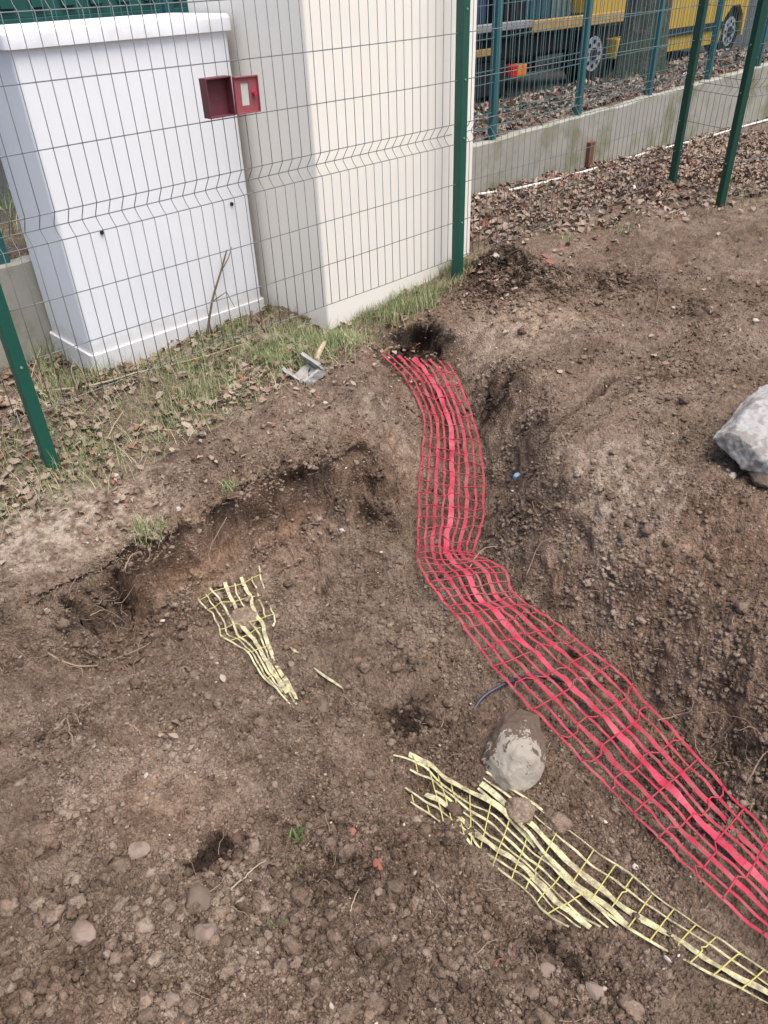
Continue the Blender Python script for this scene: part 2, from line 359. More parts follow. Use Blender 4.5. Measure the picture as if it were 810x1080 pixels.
EDGE = dense([atz(*p) for p in ((40,636,-.29),(60,626,-.292),(95,606,-.288),(122,592,-.286),(150,570,-.28),(190,549,-.27),(240,521,-.26),(300,491,-.245),(340,476,-.23),(378,464,-.22),(395,459,-.215))], 140)
_et = np.gradient(EDGE[:, :2], axis=0); _et /= np.linalg.norm(_et, axis=1)[:, None]; _en = np.stack([_et[:, 1], -_et[:, 0]], -1)   # right-hand side = pit
CRACK = dense([atz(*p) for p in ((566,463,-.16),(578,455,-.16),(592,445,-.15),(604,433,-.15),(618,420,-.14),(630,410,-.14),(645,400,-.14))], 60)
HOLE = atz(445, 368, -.25)
HEAP = [(528,292,-.1,.13,.10),(565,300,-.1,.10,.05),(505,305,-.1,.07,.05)]
def near_edge(x, y):
    d = np.full(len(x), 9.); j = np.zeros(len(x), int)
    for i, c in enumerate(EDGE):
        q = np.hypot(x-c[0], y-c[1]); m_ = q < d; d[m_] = q[m_]; j[m_] = i
    sd = (x-EDGE[j, 0])*_en[j, 0]+(y-EDGE[j, 1])*_en[j, 1]; u = j/(len(EDGE)-1)
    fd = np.clip(np.minimum(u/.15, (1-u)/.22), 0, 1)*(d < .3); return d, EDGE[j, 2]+.012, sd, fd
def base(x, y):
    x = np.atleast_1d(np.asarray(x, float)); y = np.atleast_1d(np.asarray(y, float)); out = np.empty(len(x))
    for i in range(0, len(x), 20000):
        d = np.sqrt((x[i:i+20000, None]-P[None, :, 0])**2 + (y[i:i+20000, None]-P[None, :, 1])**2 + .0004)
        out[i:i+20000] = d @ _W[:_n] + _W[_n]
    out += blobs(x, y, HEAP)
    # the trench is dug below the netting, the bank is cut along its lip
    k = np.nonzero((x > -1.5) & (x < 3) & (y > -3.6) & (y < .1))[0]
    if len(k):
        d, zc = near(x[k], y[k], TR_C, TR_Z, TR_W); dn = np.maximum(d-.015+.035*perlin(x[k]*5, y[k]*5, 53)+.022*perlin(x[k]*12, y[k]*12, 54), 0)
        hb_ = np.exp(-((x[k]-HOLE[0])**2+(y[k]-HOLE[1])**2)/(2*.12**2)); lim = zc + (1.15+5*hb_)*dn + 2.4*dn*dn
        o = out[k]; h_ = np.clip(.5+.5*(lim-o)/.06, 0, 1); sm = lim*(1-h_)+o*h_-.06*h_*(1-h_)
        o = np.where(d < .32, sm, o)
        dg, _z = near(x[k], y[k], CRACK[:, :2], CRACK[:, 2], np.zeros(len(CRACK)))
        o = o - .10*np.exp(-(np.maximum(dg+.008*perlin(x[k]*25, y[k]*25, 47), 0)/.017)**2)
        d, zc, sd, fd = near_edge(x[k], y[k])
        dd = sd + .03*perlin(x[k]*7, y[k]*7, 44) + .015*perlin(x[k]*19, y[k]*19, 45)
        lim = zc + np.maximum(-6.5*np.maximum(dd, 0), -.29) + (1-fd)*.6
        o = np.where(dd > 0, np.minimum(o, lim), o); out[k] = o
    r = np.hypot(x-1, y+1); out = out*(1-sstep(10, 16, r)) - .22*sstep(10, 16, r)
    # behind the low wall the ground is retained higher, then falls to the street
    up = (.27 + .018*np.clip(x-3.8, 0, 8))*(1-sstep(2.0, 3.5, y)) + -.08*sstep(2.0, 3.5, y)
    k = sstep(1.125, 1.175, y); return out*(1-k) + up*k
def blobs(x, y, L):
    o = np.zeros(len(x))
    for px, py, z, r, a in L:
        c = atz(px, py, z); o += a*np.exp(-((x-c[0])**2+(y-c[1])**2)/(2*r*r))
    return o
SMOOTH = [(80,545,-.27,.22,.75),(0,570,-.28,.25,.5),(300,450,-.2,.16,.35),(420,420,-.18,.12,.45),(560,350,-.13,.2,.6),(650,510,-.13,.2,.55),(520,350,-.14,.15,.4),(700,640,-.2,.2,.3),(620,420,-.13,.15,.4),(170,830,-.34,.13,.3),(660,680,-.4,.14,.4)]
def rough(x, y):
    return np.clip(1 - blobs(x, y, SMOOTH), .18, 1)*(1-.75*sstep(1.1, 1.2, y))
def wallk(x, y):
    return 1+blobs(x, y, [(600,580,-.3,.14,1.2),(690,650,-.35,.16,1.0),(770,760,-.42,.16,1.2),(540,470,-.25,.12,.9),(300,540,-.36,.16,.7),(180,590,-.38,.14,.7),(530,285,-.03,.15,1.8)])
def micro(x, y):
    wx = x + .03*perlin(x*6, y*6, 21); wy = y + .03*perlin(x*6, y*6, 22)
    n = .026*perlin(wx*3, wy*3, 1) + .020*perlin(wx*6.5, wy*6.5, 2)
    n += .017*(.35-np.abs(perlin(wx*12, wy*12, 3))) + .013*(.35-np.abs(perlin(wx*24, wy*24, 4)))
    n +=   .013*(.35-np.abs(perlin(wx*48, wy*48, 5))) + .009*(.3-np.abs(perlin(x*95, y*95, 6))) + .0035*perlin(x*190, y*190, 7)
    return n
def ground(x, y):
    x = np.atleast_1d(np.asarray(x, float)); y = np.atleast_1d(np.asarray(y, float))
    return base(x, y) + micro(x, y)*rough(x, y)*wallk(x, y)
def hit(px, py, f=ground):
    d = ray(px, py); d = d/np.linalg.norm(d)
    t = np.concatenate([np.linspace(.8, 5, 1400), np.linspace(5, 16, 800)[1:]])
    q = CAM[None]+d[None]*t[:, None]; h = q[:, 2]-f(q[:, 0], q[:, 1])
    k = int(np.argmax(h < 0)) if (h < 0).any() else len(t)-1
    a = h[k-1]/(h[k-1]-h[k]+1e-9) if k else 0
    return q[k-1]+(q[k]-q[k-1])*a
def stain_shade_noise(x, y):
    return np.clip(.75+1.3*perlin(x*15, y*15, 48)+1.2*perlin(x*38, y*38, 49)+.6*perlin(x*90, y*90, 50), 0, 2)
def build_ground():
    th = np.concatenate([np.linspace(-math.pi, -.87, 60)[:-1], np.linspace(-.87, .87, 1250), np.linspace(.87, math.pi, 60)[1:]])
    rr = np.concatenate([np.geomspace(.08, .55, 40)[:-1], np.geomspace(.55, 15, 1130), np.geomspace(15, 130, 50)[1:]])
    nt_, nr = len(th), len(rr)
    az = YAW + th
    X = CAM[0] + rr[:, None]*np.sin(az)[None]; Y = CAM[1] + rr[:, None]*np.cos(az)[None]
    x = X.ravel(); y = Y.ravel(); b = base(x, y)
    ro = rough(x, y); z = b + micro(x, y)*ro*wallk(x, y)
    # crumble the steep faces sideways; slightly undercut the hole by the fence
    gx = (b - base(x-.02, y))/.02; gy = (b - base(x, y-.02))/.02; st = np.clip(np.hypot(gx, gy)-.5, 0, 1.2)*(y < 1.0)
    x2 = x + st*(.012*perlin(y*14, z*14, 31) + .005*perlin(y*34, z*34, 32)); y2 = y + st*(.012*perlin(x*14, z*14, 33)+.005*perlin(x*34, z*34, 34))
    hc = atz(442, 374, -.25); g = np.exp(-((x-hc[0])**2+(y-hc[1])**2)/(2*.13**2))
    low = sstep(-.17, -.25, z); x2 += .12*g*low; y2 += .20*g*low; z -= .07*g*low
    k = np.nonzero((x > -1.2) & (x < 1.6) & (y > -1.6) & (y < .1))[0]
    d, zc, sd, fd = near_edge(x[k], y[k])
    lo = sstep(.035, .10, zc-z[k])*sstep(.34, .1, sd)*(sd > -.08)*np.clip(fd*2, 0, 1)*np.clip(.75+.9*perlin(x[k]*5, y[k]*5, 46), 0, 1.3)
    jn = np.argmin(np.abs(EDGE[:, 0][None]-x[k][:, None]), axis=1)
    x2[k] -= _en[jn, 0]*.10*lo; y2[k] -= _en[jn, 1]*.10*lo
    V = np.stack([x2, y2, z], -1)
    idx = np.arange(nr*nt_).reshape(nr, nt_)
    F = np.stack([idx[:-1, :-1].ravel(), idx[:-1, 1:].ravel(), idx[1:, 1:].ravel(), idx[1:, :-1].ravel()], -1)[:, ::-1]
    me = np_mesh('ground', V, F, True)
    dry = .40 + blobs(x, y, DRY_AND_SHADE)*stain_shade_noise(x, y)  # dry tone also carries the shade painted at hole and crevices
    def put(n, v):
        a = me.attributes.new(n, 'FLOAT', 'POINT'); a.data.foreach_set('value', np.ascontiguousarray(v, dtype=np.float32))
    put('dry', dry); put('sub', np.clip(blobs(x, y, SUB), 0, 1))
    edge = .18*perlin(x*3, y*3, 41)+.08*perlin(x*9, y*9, 42)
    L = sstep(-.32, -.02, y+edge)*(x < 2.4) * sstep(2.6, 2.2, x)          # strip under the near panel
    R = sstep(-.05, .3, y + .22*(x-3.3)*0 + edge - .05)*sstep(2.2, 2.8, x)
    R2 = sstep(4.2, 4.7, x+edge*1.5 + .4*np.minimum(y, 0)*0)*sstep(-6, -1, y)
    put('litter', np.clip(np.maximum(np.maximum(L, R), R2), 0, 1)*(1-sstep(1.6, 2.2, y)))
    put('street', sstep(1.55, 2.1, y+edge))
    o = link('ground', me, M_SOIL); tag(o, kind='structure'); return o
DRY_AND_SHADE = [(80,545,-.27,.25,.28),(0,580,-.28,.25,.2),(300,450,-.2,.2,.1),(420,420,-.18,.14,.16),(550,345,-.13,.22,.22),(650,510,-.13,.24,.2),(700,640,-.2,.2,.02),(150,830,-.34,.2,.10),(645,420,-.13,.05,-.25),(690,395,-.1,.07,-.22),(735,330,-.08,.09,-.22),(650,300,-.08,.10,-.25),(770,470,-.1,.05,-.15),(620,370,-.12,.06,-.12),(90,770,-.38,.09,-.12),(350,930,-.42,.08,-.14),(450,900,-.47,.07,-.14),(60,1040,-.22,.1,-.10),
       (530,285,-.02,.17,-.42),(575,300,-.05,.14,-.25),(640,290,-.07,.2,-.12),(430,765,-.6,.045,-.85),(236,893,-.36,.020,-1.0),(218,914,-.36,.018,-.9),(254,884,-.36,.013,-.8),(204,930,-.36,.013,-.7),(244,908,-.36,.012,-.7),(395,540,-.45,.07,-.3),(445,366,-.25,.10,-.8),(540,560,-.4,.12,-.12),(790,800,-.5,.14,-.14),(180,700,-.45,.2,-.04),(520,420,-.3,.07,-.45),  # hole, bank cavity and crevice entries paint shade into the soil tone
       (390,500,-.3,.08,-.08),(130,612,-.38,.08,-.12),(300,600,-.5,.3,.06),(20,640,-.35,.14,-.1),(290,850,-.4,.05,-.1),(400,990,-.4,.25,-.04),(640,1030,-.4,.15,-.06),(110,620,-.38,.12,-.25),(590,590,-.3,.08,-.16),(600,1000,-.43,.06,-.3),(700,320,-.08,.3,-.03)]  # dark entry under the right ridge is painted shade too
SUB = [(300,540,-.4,.13,.9),(220,585,-.42,.12,.9),(380,500,-.32,.1,.8),(430,480,-.3,.09,.6),(150,610,-.4,.09,.6),(150,830,-.34,.12,.5),(560,330,-.12,.15,.4),(780,560,-.15,.15,.3),(690,650,-.4,.14,.7),(760,740,-.45,.12,.6),(590,600,-.4,.1,.5)]
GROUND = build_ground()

# soil crumbs (stuff)
def ico(sub):
    bm = bmesh.new(); bmesh.ops.create_icosphere(bm, subdivisions=sub, radius=1)
    V = np.array([v.co[:] for v in bm.verts]); F = np.array([[v.index for v in f.verts] for f in bm.faces]); bm.free(); return V, F
def lumps(n, sub, x, y, size, sink, name):
    V0, F0 = ico(sub); nv = len(V0)
    z = ground(x, y)
    sc = size[:, None]*rng.uniform(.55, 1.3, (n, 3)); sc[:, 2] *= .8
    q = rng.normal(size=(n, 4)); q /= np.linalg.norm(q, axis=1)[:, None]
    a, b, c, d = q.T
    Rm = np.stack([1-2*(c*c+d*d), 2*(b*c-a*d), 2*(b*d+a*c), 2*(b*c+a*d), 1-2*(b*b+d*d), 2*(c*d-a*b), 2*(b*d-a*c), 2*(c*d+a*b), 1-2*(b*b+c*c)], -1).reshape(n, 3, 3)
    jit = rng.uniform(.6, 1.3, (n, nv, 1)) if nv < 100 else (1+.35*perlin(V0[None, :, 0]*2.2+rng.uniform(0, 50, (n, 1)), V0[None, :, 1]*2.2+V0[None, :, 2]*1.9, 93)+.15*rng.normal(size=(n, nv)))[:, :, None]
    V = np.einsum('nij,nvj->nvi', Rm, V0[None]*jit)*sc[:, None, :]
    V += np.stack([x, y, z+size*sink], -1)[:, None, :]
    F = (F0[None]+np.arange(n)[:, None, None]*nv).reshape(-1, 3)
    return V.reshape(-1, 3), F, np.repeat(.40+blobs(x, y, DRY_AND_SHADE)*stain_shade_noise(x, y), nv)
def scatter(n, r0, r1, pw=.35, half=.66):
    out = []
    while sum(map(len, out)) < n:
        k = n*2
        u = rng.uniform(0, 1, k); r = (r0**pw + u*(r1**pw-r0**pw))**(1/pw); th = YAW + rng.uniform(-half, half, k)
        x = CAM[0]+r*np.sin(th); y = CAM[1]+r*np.cos(th)
        dens = .2+.8*np.clip(rough(x, y), 0, 1)**2; dens *= np.clip(.6+1.2*perlin(x*4, y*4, 51)+.6*perlin(x*11, y*11, 52), .15, 1)*(y < .02)
        k = rng.uniform(size=len(x)) < dens; out.append(np.stack([x[k], y[k]], -1))
    A = np.concatenate(out)[:n]; return A[:, 0].copy(), A[:, 1].copy()
def make_clods():
    parts = []
    for n, sub, lo, hi, r1, pw in ((90000, 1, .0018, .0045, 2.8, 1.0), (20000, 2, .0034, .007, 4.6, 1.0), (1300, 2, .0075, .014, 4.5, 1.0), (80, 3, .015, .026, 4.5, .8)):
        x, y = scatter(n, .55, r1, pw)
        s = lo*(hi/lo)**(rng.uniform(size=n)**1.6)
        parts.append(lumps(n, sub, x, y, s, .22, ''))
    for px, sx, n in (((525, 285), .13, 2000), ((570, 300), .13, 900), ((600, 590), .12, 350), ((232, 903), .055, 200), ((520, 400), .08, 250), ((790, 800), .16, 300), ((100, 640), .15, 300), ((430, 770), .05, 200), ((300, 960), .07, 250), ((120, 1010), .16, 400), ((450, 1040), .2, 500), ((640, 615), .08, 450), ((690, 660), .09, 550), ((750, 735), .09, 550), ((800, 800), .09, 500), ((545, 470), .08, 500), ((540, 550), .07, 500), ((300, 540), .14, 700), ((160, 600), .1, 400), ((650, 300), .2, 900), ((700, 390), .15, 500)):
        c = hit(*px); x = c[0]+rng.normal(0, sx, n); y = c[1]+rng.normal(0, sx*.8, n); kk = y < 0; x, y = x[kk], y[kk]; n = len(x)
        parts.append(lumps(n, 2 if px != 530 else 3, x, y, (.003*4.2**(rng.uniform(size=n)**2.2)), .15, ''))
    for px, sx, n in (((100, 1000), .14, 150), ((260, 1000), .14, 190), ((420, 1030), .14, 190), ((570, 1040), .12, 120), ((210, 945), .08, 60), ((60, 900), .15, 60), ((350, 880), .1, 60), ((620, 570), .12, 50), ((720, 700), .14, 70), ((560, 310), .16, 120), ((180, 690), .2, 70), ((420, 690), .12, 60)):
        c = hit(*px); x = c[0]+rng.normal(0, sx, n); y = c[1]+rng.normal(0, sx, n); kk = y < 0; x, y = x[kk], y[kk]; n = len(x)
        parts.append(lumps(n, 3, x, y, .0055*(3.6**(rng.uniform(size=n)**1.8)), .12, ''))
    V = []; F = []; D = []; k = 0
    for v, f, d in parts: V.append(v); F.append(f+k); D.append(d); k += len(v)
    me = np_mesh('soil_clods', np.concatenate(V), np.concatenate(F), True)
    a = me.attributes.new('dry', 'FLOAT', 'POINT'); a.data.foreach_set('value', np.concatenate(D).astype(np.float32))
    return tag(link('soil_clods', me, M_CLOD), kind='stuff')
make_clods()
def make_grit():
    n = 520; x, y = scatter(n, .6, 5, 1.0)
    s = .0022*(4.2)**(rng.uniform(size=n)**2.2)
    V, F, D = lumps(n, 1, x, y, s, .4, '')
    t = NT('pale_grit'); c = t.ramp(t.island(), [(0, (.25, .2, .16)), (.6, (.38, .32, .27)), (1, (.52, .47, .41))])
    return tag(link('grit', np_mesh('grit', V, F), t.fin(c, .85, .25)), kind='stuff')
make_grit()

# leaf litter, grass (stuff)
def leaves(n, x, y, smin, smax, lift=.012, zf=ground):
    uu = np.array([0, .22, .5, .78, 1.]); ww = np.array([.06, .75, 1, .6, .03]); vv = np.array([-1, 0, 1.])
    L = rng.uniform(smin, smax, n); W = L*rng.uniform(.4, .8, n); curl = rng.uniform(-.1, .5, n); bend = rng.uniform(-.5, .5, n)
    gu = np.repeat(uu, 3)-.5; gv = np.tile(vv, 5)*np.repeat(ww, 3)*.5
    X = L[:, None]*gu; Y = W[:, None]*gv; Z = L[:, None]*(curl[:, None]*(gv*2)**2*.6+bend[:, None]*(gu**2)) + L[:, None]*.06*rng.normal(size=(n, 15))
    Vl = np.stack([X, Y, Z], -1)
    yaw = rng.uniform(0, 2*np.pi, n); tx = rng.normal(0, .4, n); ty = rng.normal(0, .4, n)
    cx, sx, cy, sy, cz, sz = np.cos(tx), np.sin(tx), np.cos(ty), np.sin(ty), np.cos(yaw), np.sin(yaw)
    o = np.zeros(n); i = np.ones(n)
    Rx = np.stack([i, o, o, o, cx, -sx, o, sx, cx], -1).reshape(n, 3, 3); Ry = np.stack([cy, o, sy, o, i, o, -sy, o, cy], -1).reshape(n, 3, 3); Rz = np.stack([cz, -sz, o, sz, cz, o, o, o, i], -1).reshape(n, 3, 3)
    V = np.einsum('nij,nvj->nvi', Rz@Ry@Rx, Vl) + np.stack([x, y, zf(x, y)+lift+rng.uniform(0, .012, n)], -1)[:, None]
    f0 = np.array([[a*3+b, a*3+b+1, a*3+b+4, a*3+b+3] for a in range(4) for b in range(2)])
    return V.reshape(-1, 3), (f0[None]+np.arange(n)[:, None, None]*15).reshape(-1, 4)
def merge(name, parts, mat, smooth=True):
    V = []; F = []; k = 0
    for v, f in parts: V.append(v); F.append(f+k); k += len(v)
    return link(name, np_mesh(name, np.concatenate(V), np.concatenate(F), smooth), mat)
def area(n, x0, x1, y0, y1, dens=None):
    out = np.zeros((0, 2))
    while len(out) < n:
        q = np.stack([rng.uniform(x0, x1, 3*n), rng.uniform(y0, y1, 3*n)], -1)
        if dens is not None: q = q[rng.uniform(size=len(q)) < dens(q[:, 0], q[:, 1])]
        out = np.concatenate([out, q])
    return out[:n, 0].copy(), out[:n, 1].copy()
nz = lambda x, y: .5+.8*perlin(x*3, y*3, 61)
P3 = []
n = 3300; P3.append(leaves(n, *area(n, -1.2, 2.3, -.32, 1.0, lambda x, y: np.clip(nz(x, y)+.1, .03, 1)*sstep(-.36, -.05, y+.12*perlin(x*5, y*5, 62))*np.where(x > 1.2, .25, 1)), .016, .055))
n = 700; P3.append(leaves(n, *area(n, 3, 10, 1.1, 1.32), .03, .07))
n = 500; P3.append(leaves(n, *area(n, -1.2, 2.3, -.55, -.1, lambda x, y: np.clip(nz(x, y)-.1, .02, 1)), .012, .035, .006))
n = 7500; P3.append(leaves(n, *area(n, 2.6, 8.0, -.9, 1.08, lambda x, y: np.clip(nz(x, y)+.35, .1, 1)*(.8*sstep(-.3, .3, y+.14*perlin(x*4, y*4, 63)+.3*(x-3.6))+.2*sstep(-.8, .2, y+.3*(x-3.6)))), .025, .065))
n = 3200; P3.append(leaves(n, *area(n, 4.4, 9.0, -3.2, .3, lambda x, y: np.clip(nz(x, y)+.25, .1, 1)*sstep(4.6, 5.3, x+.2*perlin(x*4, y*4, 63))), .03, .075))
n = 2600; P3.append(leaves(n, *area(n, 3.3, 10, 1.22, 2.4, lambda x, y: np.clip(nz(x, y)+.2, .05, 1)*sstep(2.4, 1.5, y)), .04, .09))
n = 160; P3.append(leaves(n, *area(n, -.6, 4.2, -1.6, -.2, lambda x, y: .3+.7*(x > 2)), .015, .04, .004))
tag(merge('leaf_litter', P3, M_LEAF), kind='stuff')

def blades(n, x, y, hmin, hmax, w, lean=.6, zf=ground):
    h = rng.uniform(hmin, hmax, n); a = rng.uniform(0, 2*np.pi, n); le = rng.uniform(.15, 1, n)*lean
    s = np.array([0, .4, .75, 1.]); V = np.zeros((n, 8, 3)); z0 = zf(x, y)-.006
    dx, dy = np.cos(a), np.sin(a); b = a+np.pi/2+rng.normal(0, .5, n); wx, wy = np.cos(b)*w, np.sin(b)*w
    for k, t_ in enumerate(s):
        hx = x+dx*le*h*t_**1.7; hy = y+dy*le*h*t_**1.7; hz = z0+h*(t_-.35*le*t_**2)
        k_ = (1-.92*t_)
        V[:, k*2] = np.stack([hx-wx*k_, hy-wy*k_, hz], -1); V[:, k*2+1] = np.stack([hx+wx*k_, hy+wy*k_, hz], -1)
    f0 = np.array([[0, 1, 3, 2], [2, 3, 5, 4], [4, 5, 7, 6]])
    return V.reshape(-1, 3), (f0[None]+np.arange(n)[:, None, None]*8).reshape(-1, 4)
P4 = []
gd = lambda x, y: np.clip(.25+1.5*perlin(x*2.2, y*2.2, 71), .03, 1)*sstep(-.3, -.05, y+.1*perlin(x*6, y*6, 72))
n = 4500; P4.append(blades(n, *area(n, -.9, 1.5, -.25, .6, gd), .03, .11, .0017))
n = 1500; P4.append(blades(n, *area(n, -1.2, 1.2, 1.22, 3.0), .05, .2, .0035))
n = 6500; P4.append(blades(n, *area(n, .9, 2.45, -.2, .13, lambda x, y: np.clip(.5+1.2*perlin(x*3, y*3, 73), .1, 1)*sstep(-.2, -.05, y+.06*perlin(x*7, y*7, 74))), .025, .095, .0019))
n = 2400; P4.append(blades(n, *area(n, -1, 1.4, -.33, .55), .05, .15, .0014, 1.7))
n = 900; P4.append(blades(n, *area(n, -.9, .5, .5, 1.05, gd), .05, .16, .002))
n = 500; P4.append(blades(n, *area(n, 3, 6, -.9, .2, lambda x, y: np.clip(1.5*perlin(x*2.5, y*2.5, 75)-.1, 0, 1)), .02, .06, .0018))
n = 500; P4.append(blades(n, *area(n, 4.8, 7, -2.2, -.2, lambda x, y: np.clip(1.5*perlin(x*2.5, y*2.5, 76), 0, 1)), .03, .08, .002))
n = 900; P4.append(blades(n, *area(n, 3.2, 9, 1.25, 2.6, lambda x, y: np.clip(1.5*perlin(x*1.7, y*1.7, 77), 0, 1)), .03, .1, .003))
n = 300; P4.append(blades(n, *area(n, -.45, 0, -.75, -.45, lambda x, y: np.clip(.2+1.5*perlin(x*6, y*6, 78), 0, 1)), .008, .03, .0012))
tag(merge('grass', P4, M_GRASS), kind='stuff')

#@@OBJECTS
# ------------------------------------------------------------------ fences
FOLD = .04
def panel(name, parent, mat, x0, x1, ztop=1.75, step=.055, rw=.00175, rh=.0022, z0=0.0, folds=(.6, 1.3), M=None, ext=.045, sag=0):
    mb = MB()
    def tr(p):
        p = np.array(p, float)
        if M is not None: p = np.array(M @ Vector(p))
        return p
    def off(z):
        for f in folds:
            if f < z < f+.1: return FOLD*(1-abs(z-f-.045)/.055)
        return 0
    zs = [z0]
    for f in folds: zs += [f, f+.018, f+.040, f+.050, f+.078, f+.1]
    zs = [z for z in zs if z <= ztop]+[ztop]
    xs = np.arange(x0, x1+1e-6, step)
    for x in xs:
        mb.tube([tr((x, off(z), z)) for z in zs], rw, 5)
    zh = [z0]; z = z0
    while z < ztop-.05:
        z += .2
        k = [f for f in folds if abs(z-f) < 1e-3]
        zh.append(z)
        if k: zh += [z+.045, z+.1]; z += .1
    for z in zh:
        o = off(z) + .004
        mb.tube([tr((a, o+.002*math.sin(a*3.1+z*9)*sag, z+.003*math.sin(a*2.3+z*7)*sag)) for a in np.linspace(x0-ext, x1+ext, 14)], rh, 5)
    return mb.build(name, mat, parent, True)
def post(parent, x, y, zb, zt, mat, s=.025, rot=0, knobs=True, name='post'):
    mb = MB(); M = Matrix.Translation((x, y, 0)) @ Matrix.Rotation(rot, 4, 'Z')
    mb.box((-s, -s, zb), (s, s, zt), M)
    p = mb.build(name, mat, parent, False, .004)
    if knobs:
        for z in (.2, .63, .9, 1.2): MB().cyl(np.array(M @ Vector((0, -s-.002, z))), np.array(M.to_3x3() @ Vector((0, 1, 0))), .005, .006, 10).build('bolt', M_BOLT, p)
    return p
G = lambda x, y: float(ground(x, y)[0])
f = thing('mesh_fence', 'tall dark green welded mesh fence in front of the white cabinet and cream pillar', 'fence', (0, 0, 0))
for x in (-.182, 2.342): post(f, x, 0, G(x, 0)-.3, 1.85, M_POST)
post(f, 4.82, 0, G(4.82, 0)-.3, 1.85, M_POST2, .024)
panel('mesh_panel', f, M_WIRE, -.11, 2.28, sag=1)
panel('mesh_panel', f, M_WIRE, 2.42, 4.76, sag=1)
panel('mesh_panel', f, M_WIRE, -2.62, -.25, sag=1)
post(f, -2.69, 0, -.6, 1.85, M_POST)
f = thing('side_mesh_fence', 'green mesh fence turning away from the leaf covered corner at the right edge', 'fence', (0, 0, 0))
post(f, 4.603, -.495, G(4.6, -.49)-.3, 1.85, M_POST2, .024, math.atan2(-.495, -.217))
dv = np.array([-.217, -.495]); dv /= np.linalg.norm(dv); a = math.atan2(dv[1], dv[0])
Mp = Matrix.Translation((4.82, 0, 0)) @ Matrix.Rotation(a, 4, 'Z')
panel('mesh_panel', f, M_WIRE, .06, .50, M=Mp, ext=.02)
pe = np.array([4.603, -.495]) + np.array([.93, -.36])*2.3
Mq = Matrix.Translation((4.603, -.495, 0)) @ Matrix.Rotation(math.atan2(-.36, .93), 4, 'Z')
panel('mesh_panel', f, M_WIRE, .06, 2.24, M=Mq)
post(f, pe[0], pe[1], -.4, 1.85, M_POST2, .024)

# low wall with the far fence on top
def wall_long():
    xs = np.arange(-3, 12.01, .06); prof = []; V = []; F = []
    for x in xs:
        zt = .255+.018*max(0, x-3.0)+.012*float(perlin([x*2.3], [1.7], 55)[0])+.006*float(perlin([x*11], [4.7], 56)[0]); b = .004*float(perlin([x*5], [9.1], 57)[0])
        V += [(x, 1.1+b, -.6), (x, 1.1+b, zt-.012), (x, 1.112+b, zt), (x, 1.19, zt), (x, 1.2, zt-.01), (x, 1.2, -.6)]
    for i in range(len(xs)-1):
        for j in range(5): F.append((i*6+j, (i+1)*6+j, (i+1)*6+j+1, i*6+j+1))
    F = [f[::-1] for f in F]
    mb = MB().add(V, F+[(0, 1, 2, 3, 4, 5), tuple(range(len(V)-6, len(V)))[::-1]]); return mb.build('low_concrete_wall', M_WALL)
tag(wall_long(), 'long low stained concrete wall with mossy patches behind the fallen leaves', 'wall')
f = thing('far_fence', 'teal mesh fence standing on top of the low concrete wall', 'fence', (0, 0, 0))
for i in range(-3, 8):
    x = 4.06+1.155*i if i >= 0 else .25+1.155*(i+3)
    zt = .26+.018*max(0, x-3.0)
    post(f, x, 1.15, zt-.02, 2.1, M_TEAL, .026, 0, False)
def far_wires():
    xs0, xs1 = .66, 11.95
    for k, (a, b) in enumerate([(.66+1.155*2*i, .66+1.155*2*(i+1)) for i in range(0, 5)]):
        mb = MB()
        for x in np.arange(a+.05, b-.03, .055): mb.tube([(x, 1.15, .33+.018*max(0, x-3)), (x, 1.15, 2.05)], .0022, 4)
        for z in (.34, .44, .64, .72, .92, 1.12, 1.32, 1.4, 1.6, 1.8, 2.0):
            mb.tube([(x, 1.145+.01*math.sin(x*2+z*5), z+.018*max(0, x-3)) for x in np.linspace(a+.02, b-.02, 9)], .0036, 4)
        mb.build('mesh_panel', M_FWIRE, f)
far_wires()
pts = [hit(*p) for p in ((503, 207), (540, 202), (575, 194), (622, 181), (660, 169), (711, 155), (740, 148), (775, 137), (808, 128))]
pts = [np.array([q[0], min(q[1], 1.085), q[2]+.012]) for q in pts]; pts += [np.array([9.8, 1.08, pts[-1][2]]), np.array([11, 1.085, pts[-1][2]])]
tag(MB().tube(pts, .011, 8).build('white_cable', M_WHITE, None, True), 'long thin white cable lying along the foot of the concrete wall', 'cable')
mb = MB(); mb.box((5.33, 1.06, -.22), (5.40, 1.098, .06)); mb.box((5.325, 1.055, .045), (5.405, 1.097, .075))
tag(mb.build('rusty_bracket', M_RUST, None, False, .006), 'short rusty brown metal stub fixed to the concrete wall face', 'bracket')

# ------------------------------------------------------------------ cabinet, pillar, key box
def rounded_box(x0, y0, z0, x1, y1, z1, r, seg=5, rt=0):
    bm = bmesh.new(); bmesh.ops.create_cube(bm, size=1)
    for v in bm.verts: v.co = Vector(((x0+x1)/2+v.co.x*(x1-x0), (y0+y1)/2+v.co.y*(y1-y0), (z0+z1)/2+v.co.z*(z1-z0)))
    ed = [e for e in bm.edges if abs(e.verts[0].co.z-e.verts[1].co.z) > 1e-4]
    bmesh.ops.bevel(bm, geom=ed, offset=r, segments=seg, affect='EDGES', profile=.5)
    if rt:
        ed = [e for e in bm.edges if all(abs(v.co.z-z1) < 1e-4 for v in e.verts) and len(e.link_faces) == 2 and e.calc_face_angle(0) > .5]
        bmesh.ops.bevel(bm, geom=ed, offset=rt, segments=3, affect='EDGES', profile=.5)
    me = bpy.data.meshes.new('m'); bm.to_mesh(me); bm.free()
    return me
def smooth_auto(o, ang=35):
    me = o.data; me.polygons.foreach_set('use_smooth', np.ones(len(me.polygons), dtype=bool))
    bm = bmesh.new(); bm.from_mesh(me)
    for e in bm.edges: e.smooth = e.calc_face_angle(0) < math.radians(ang)
    bm.to_mesh(me); bm.free(); return o
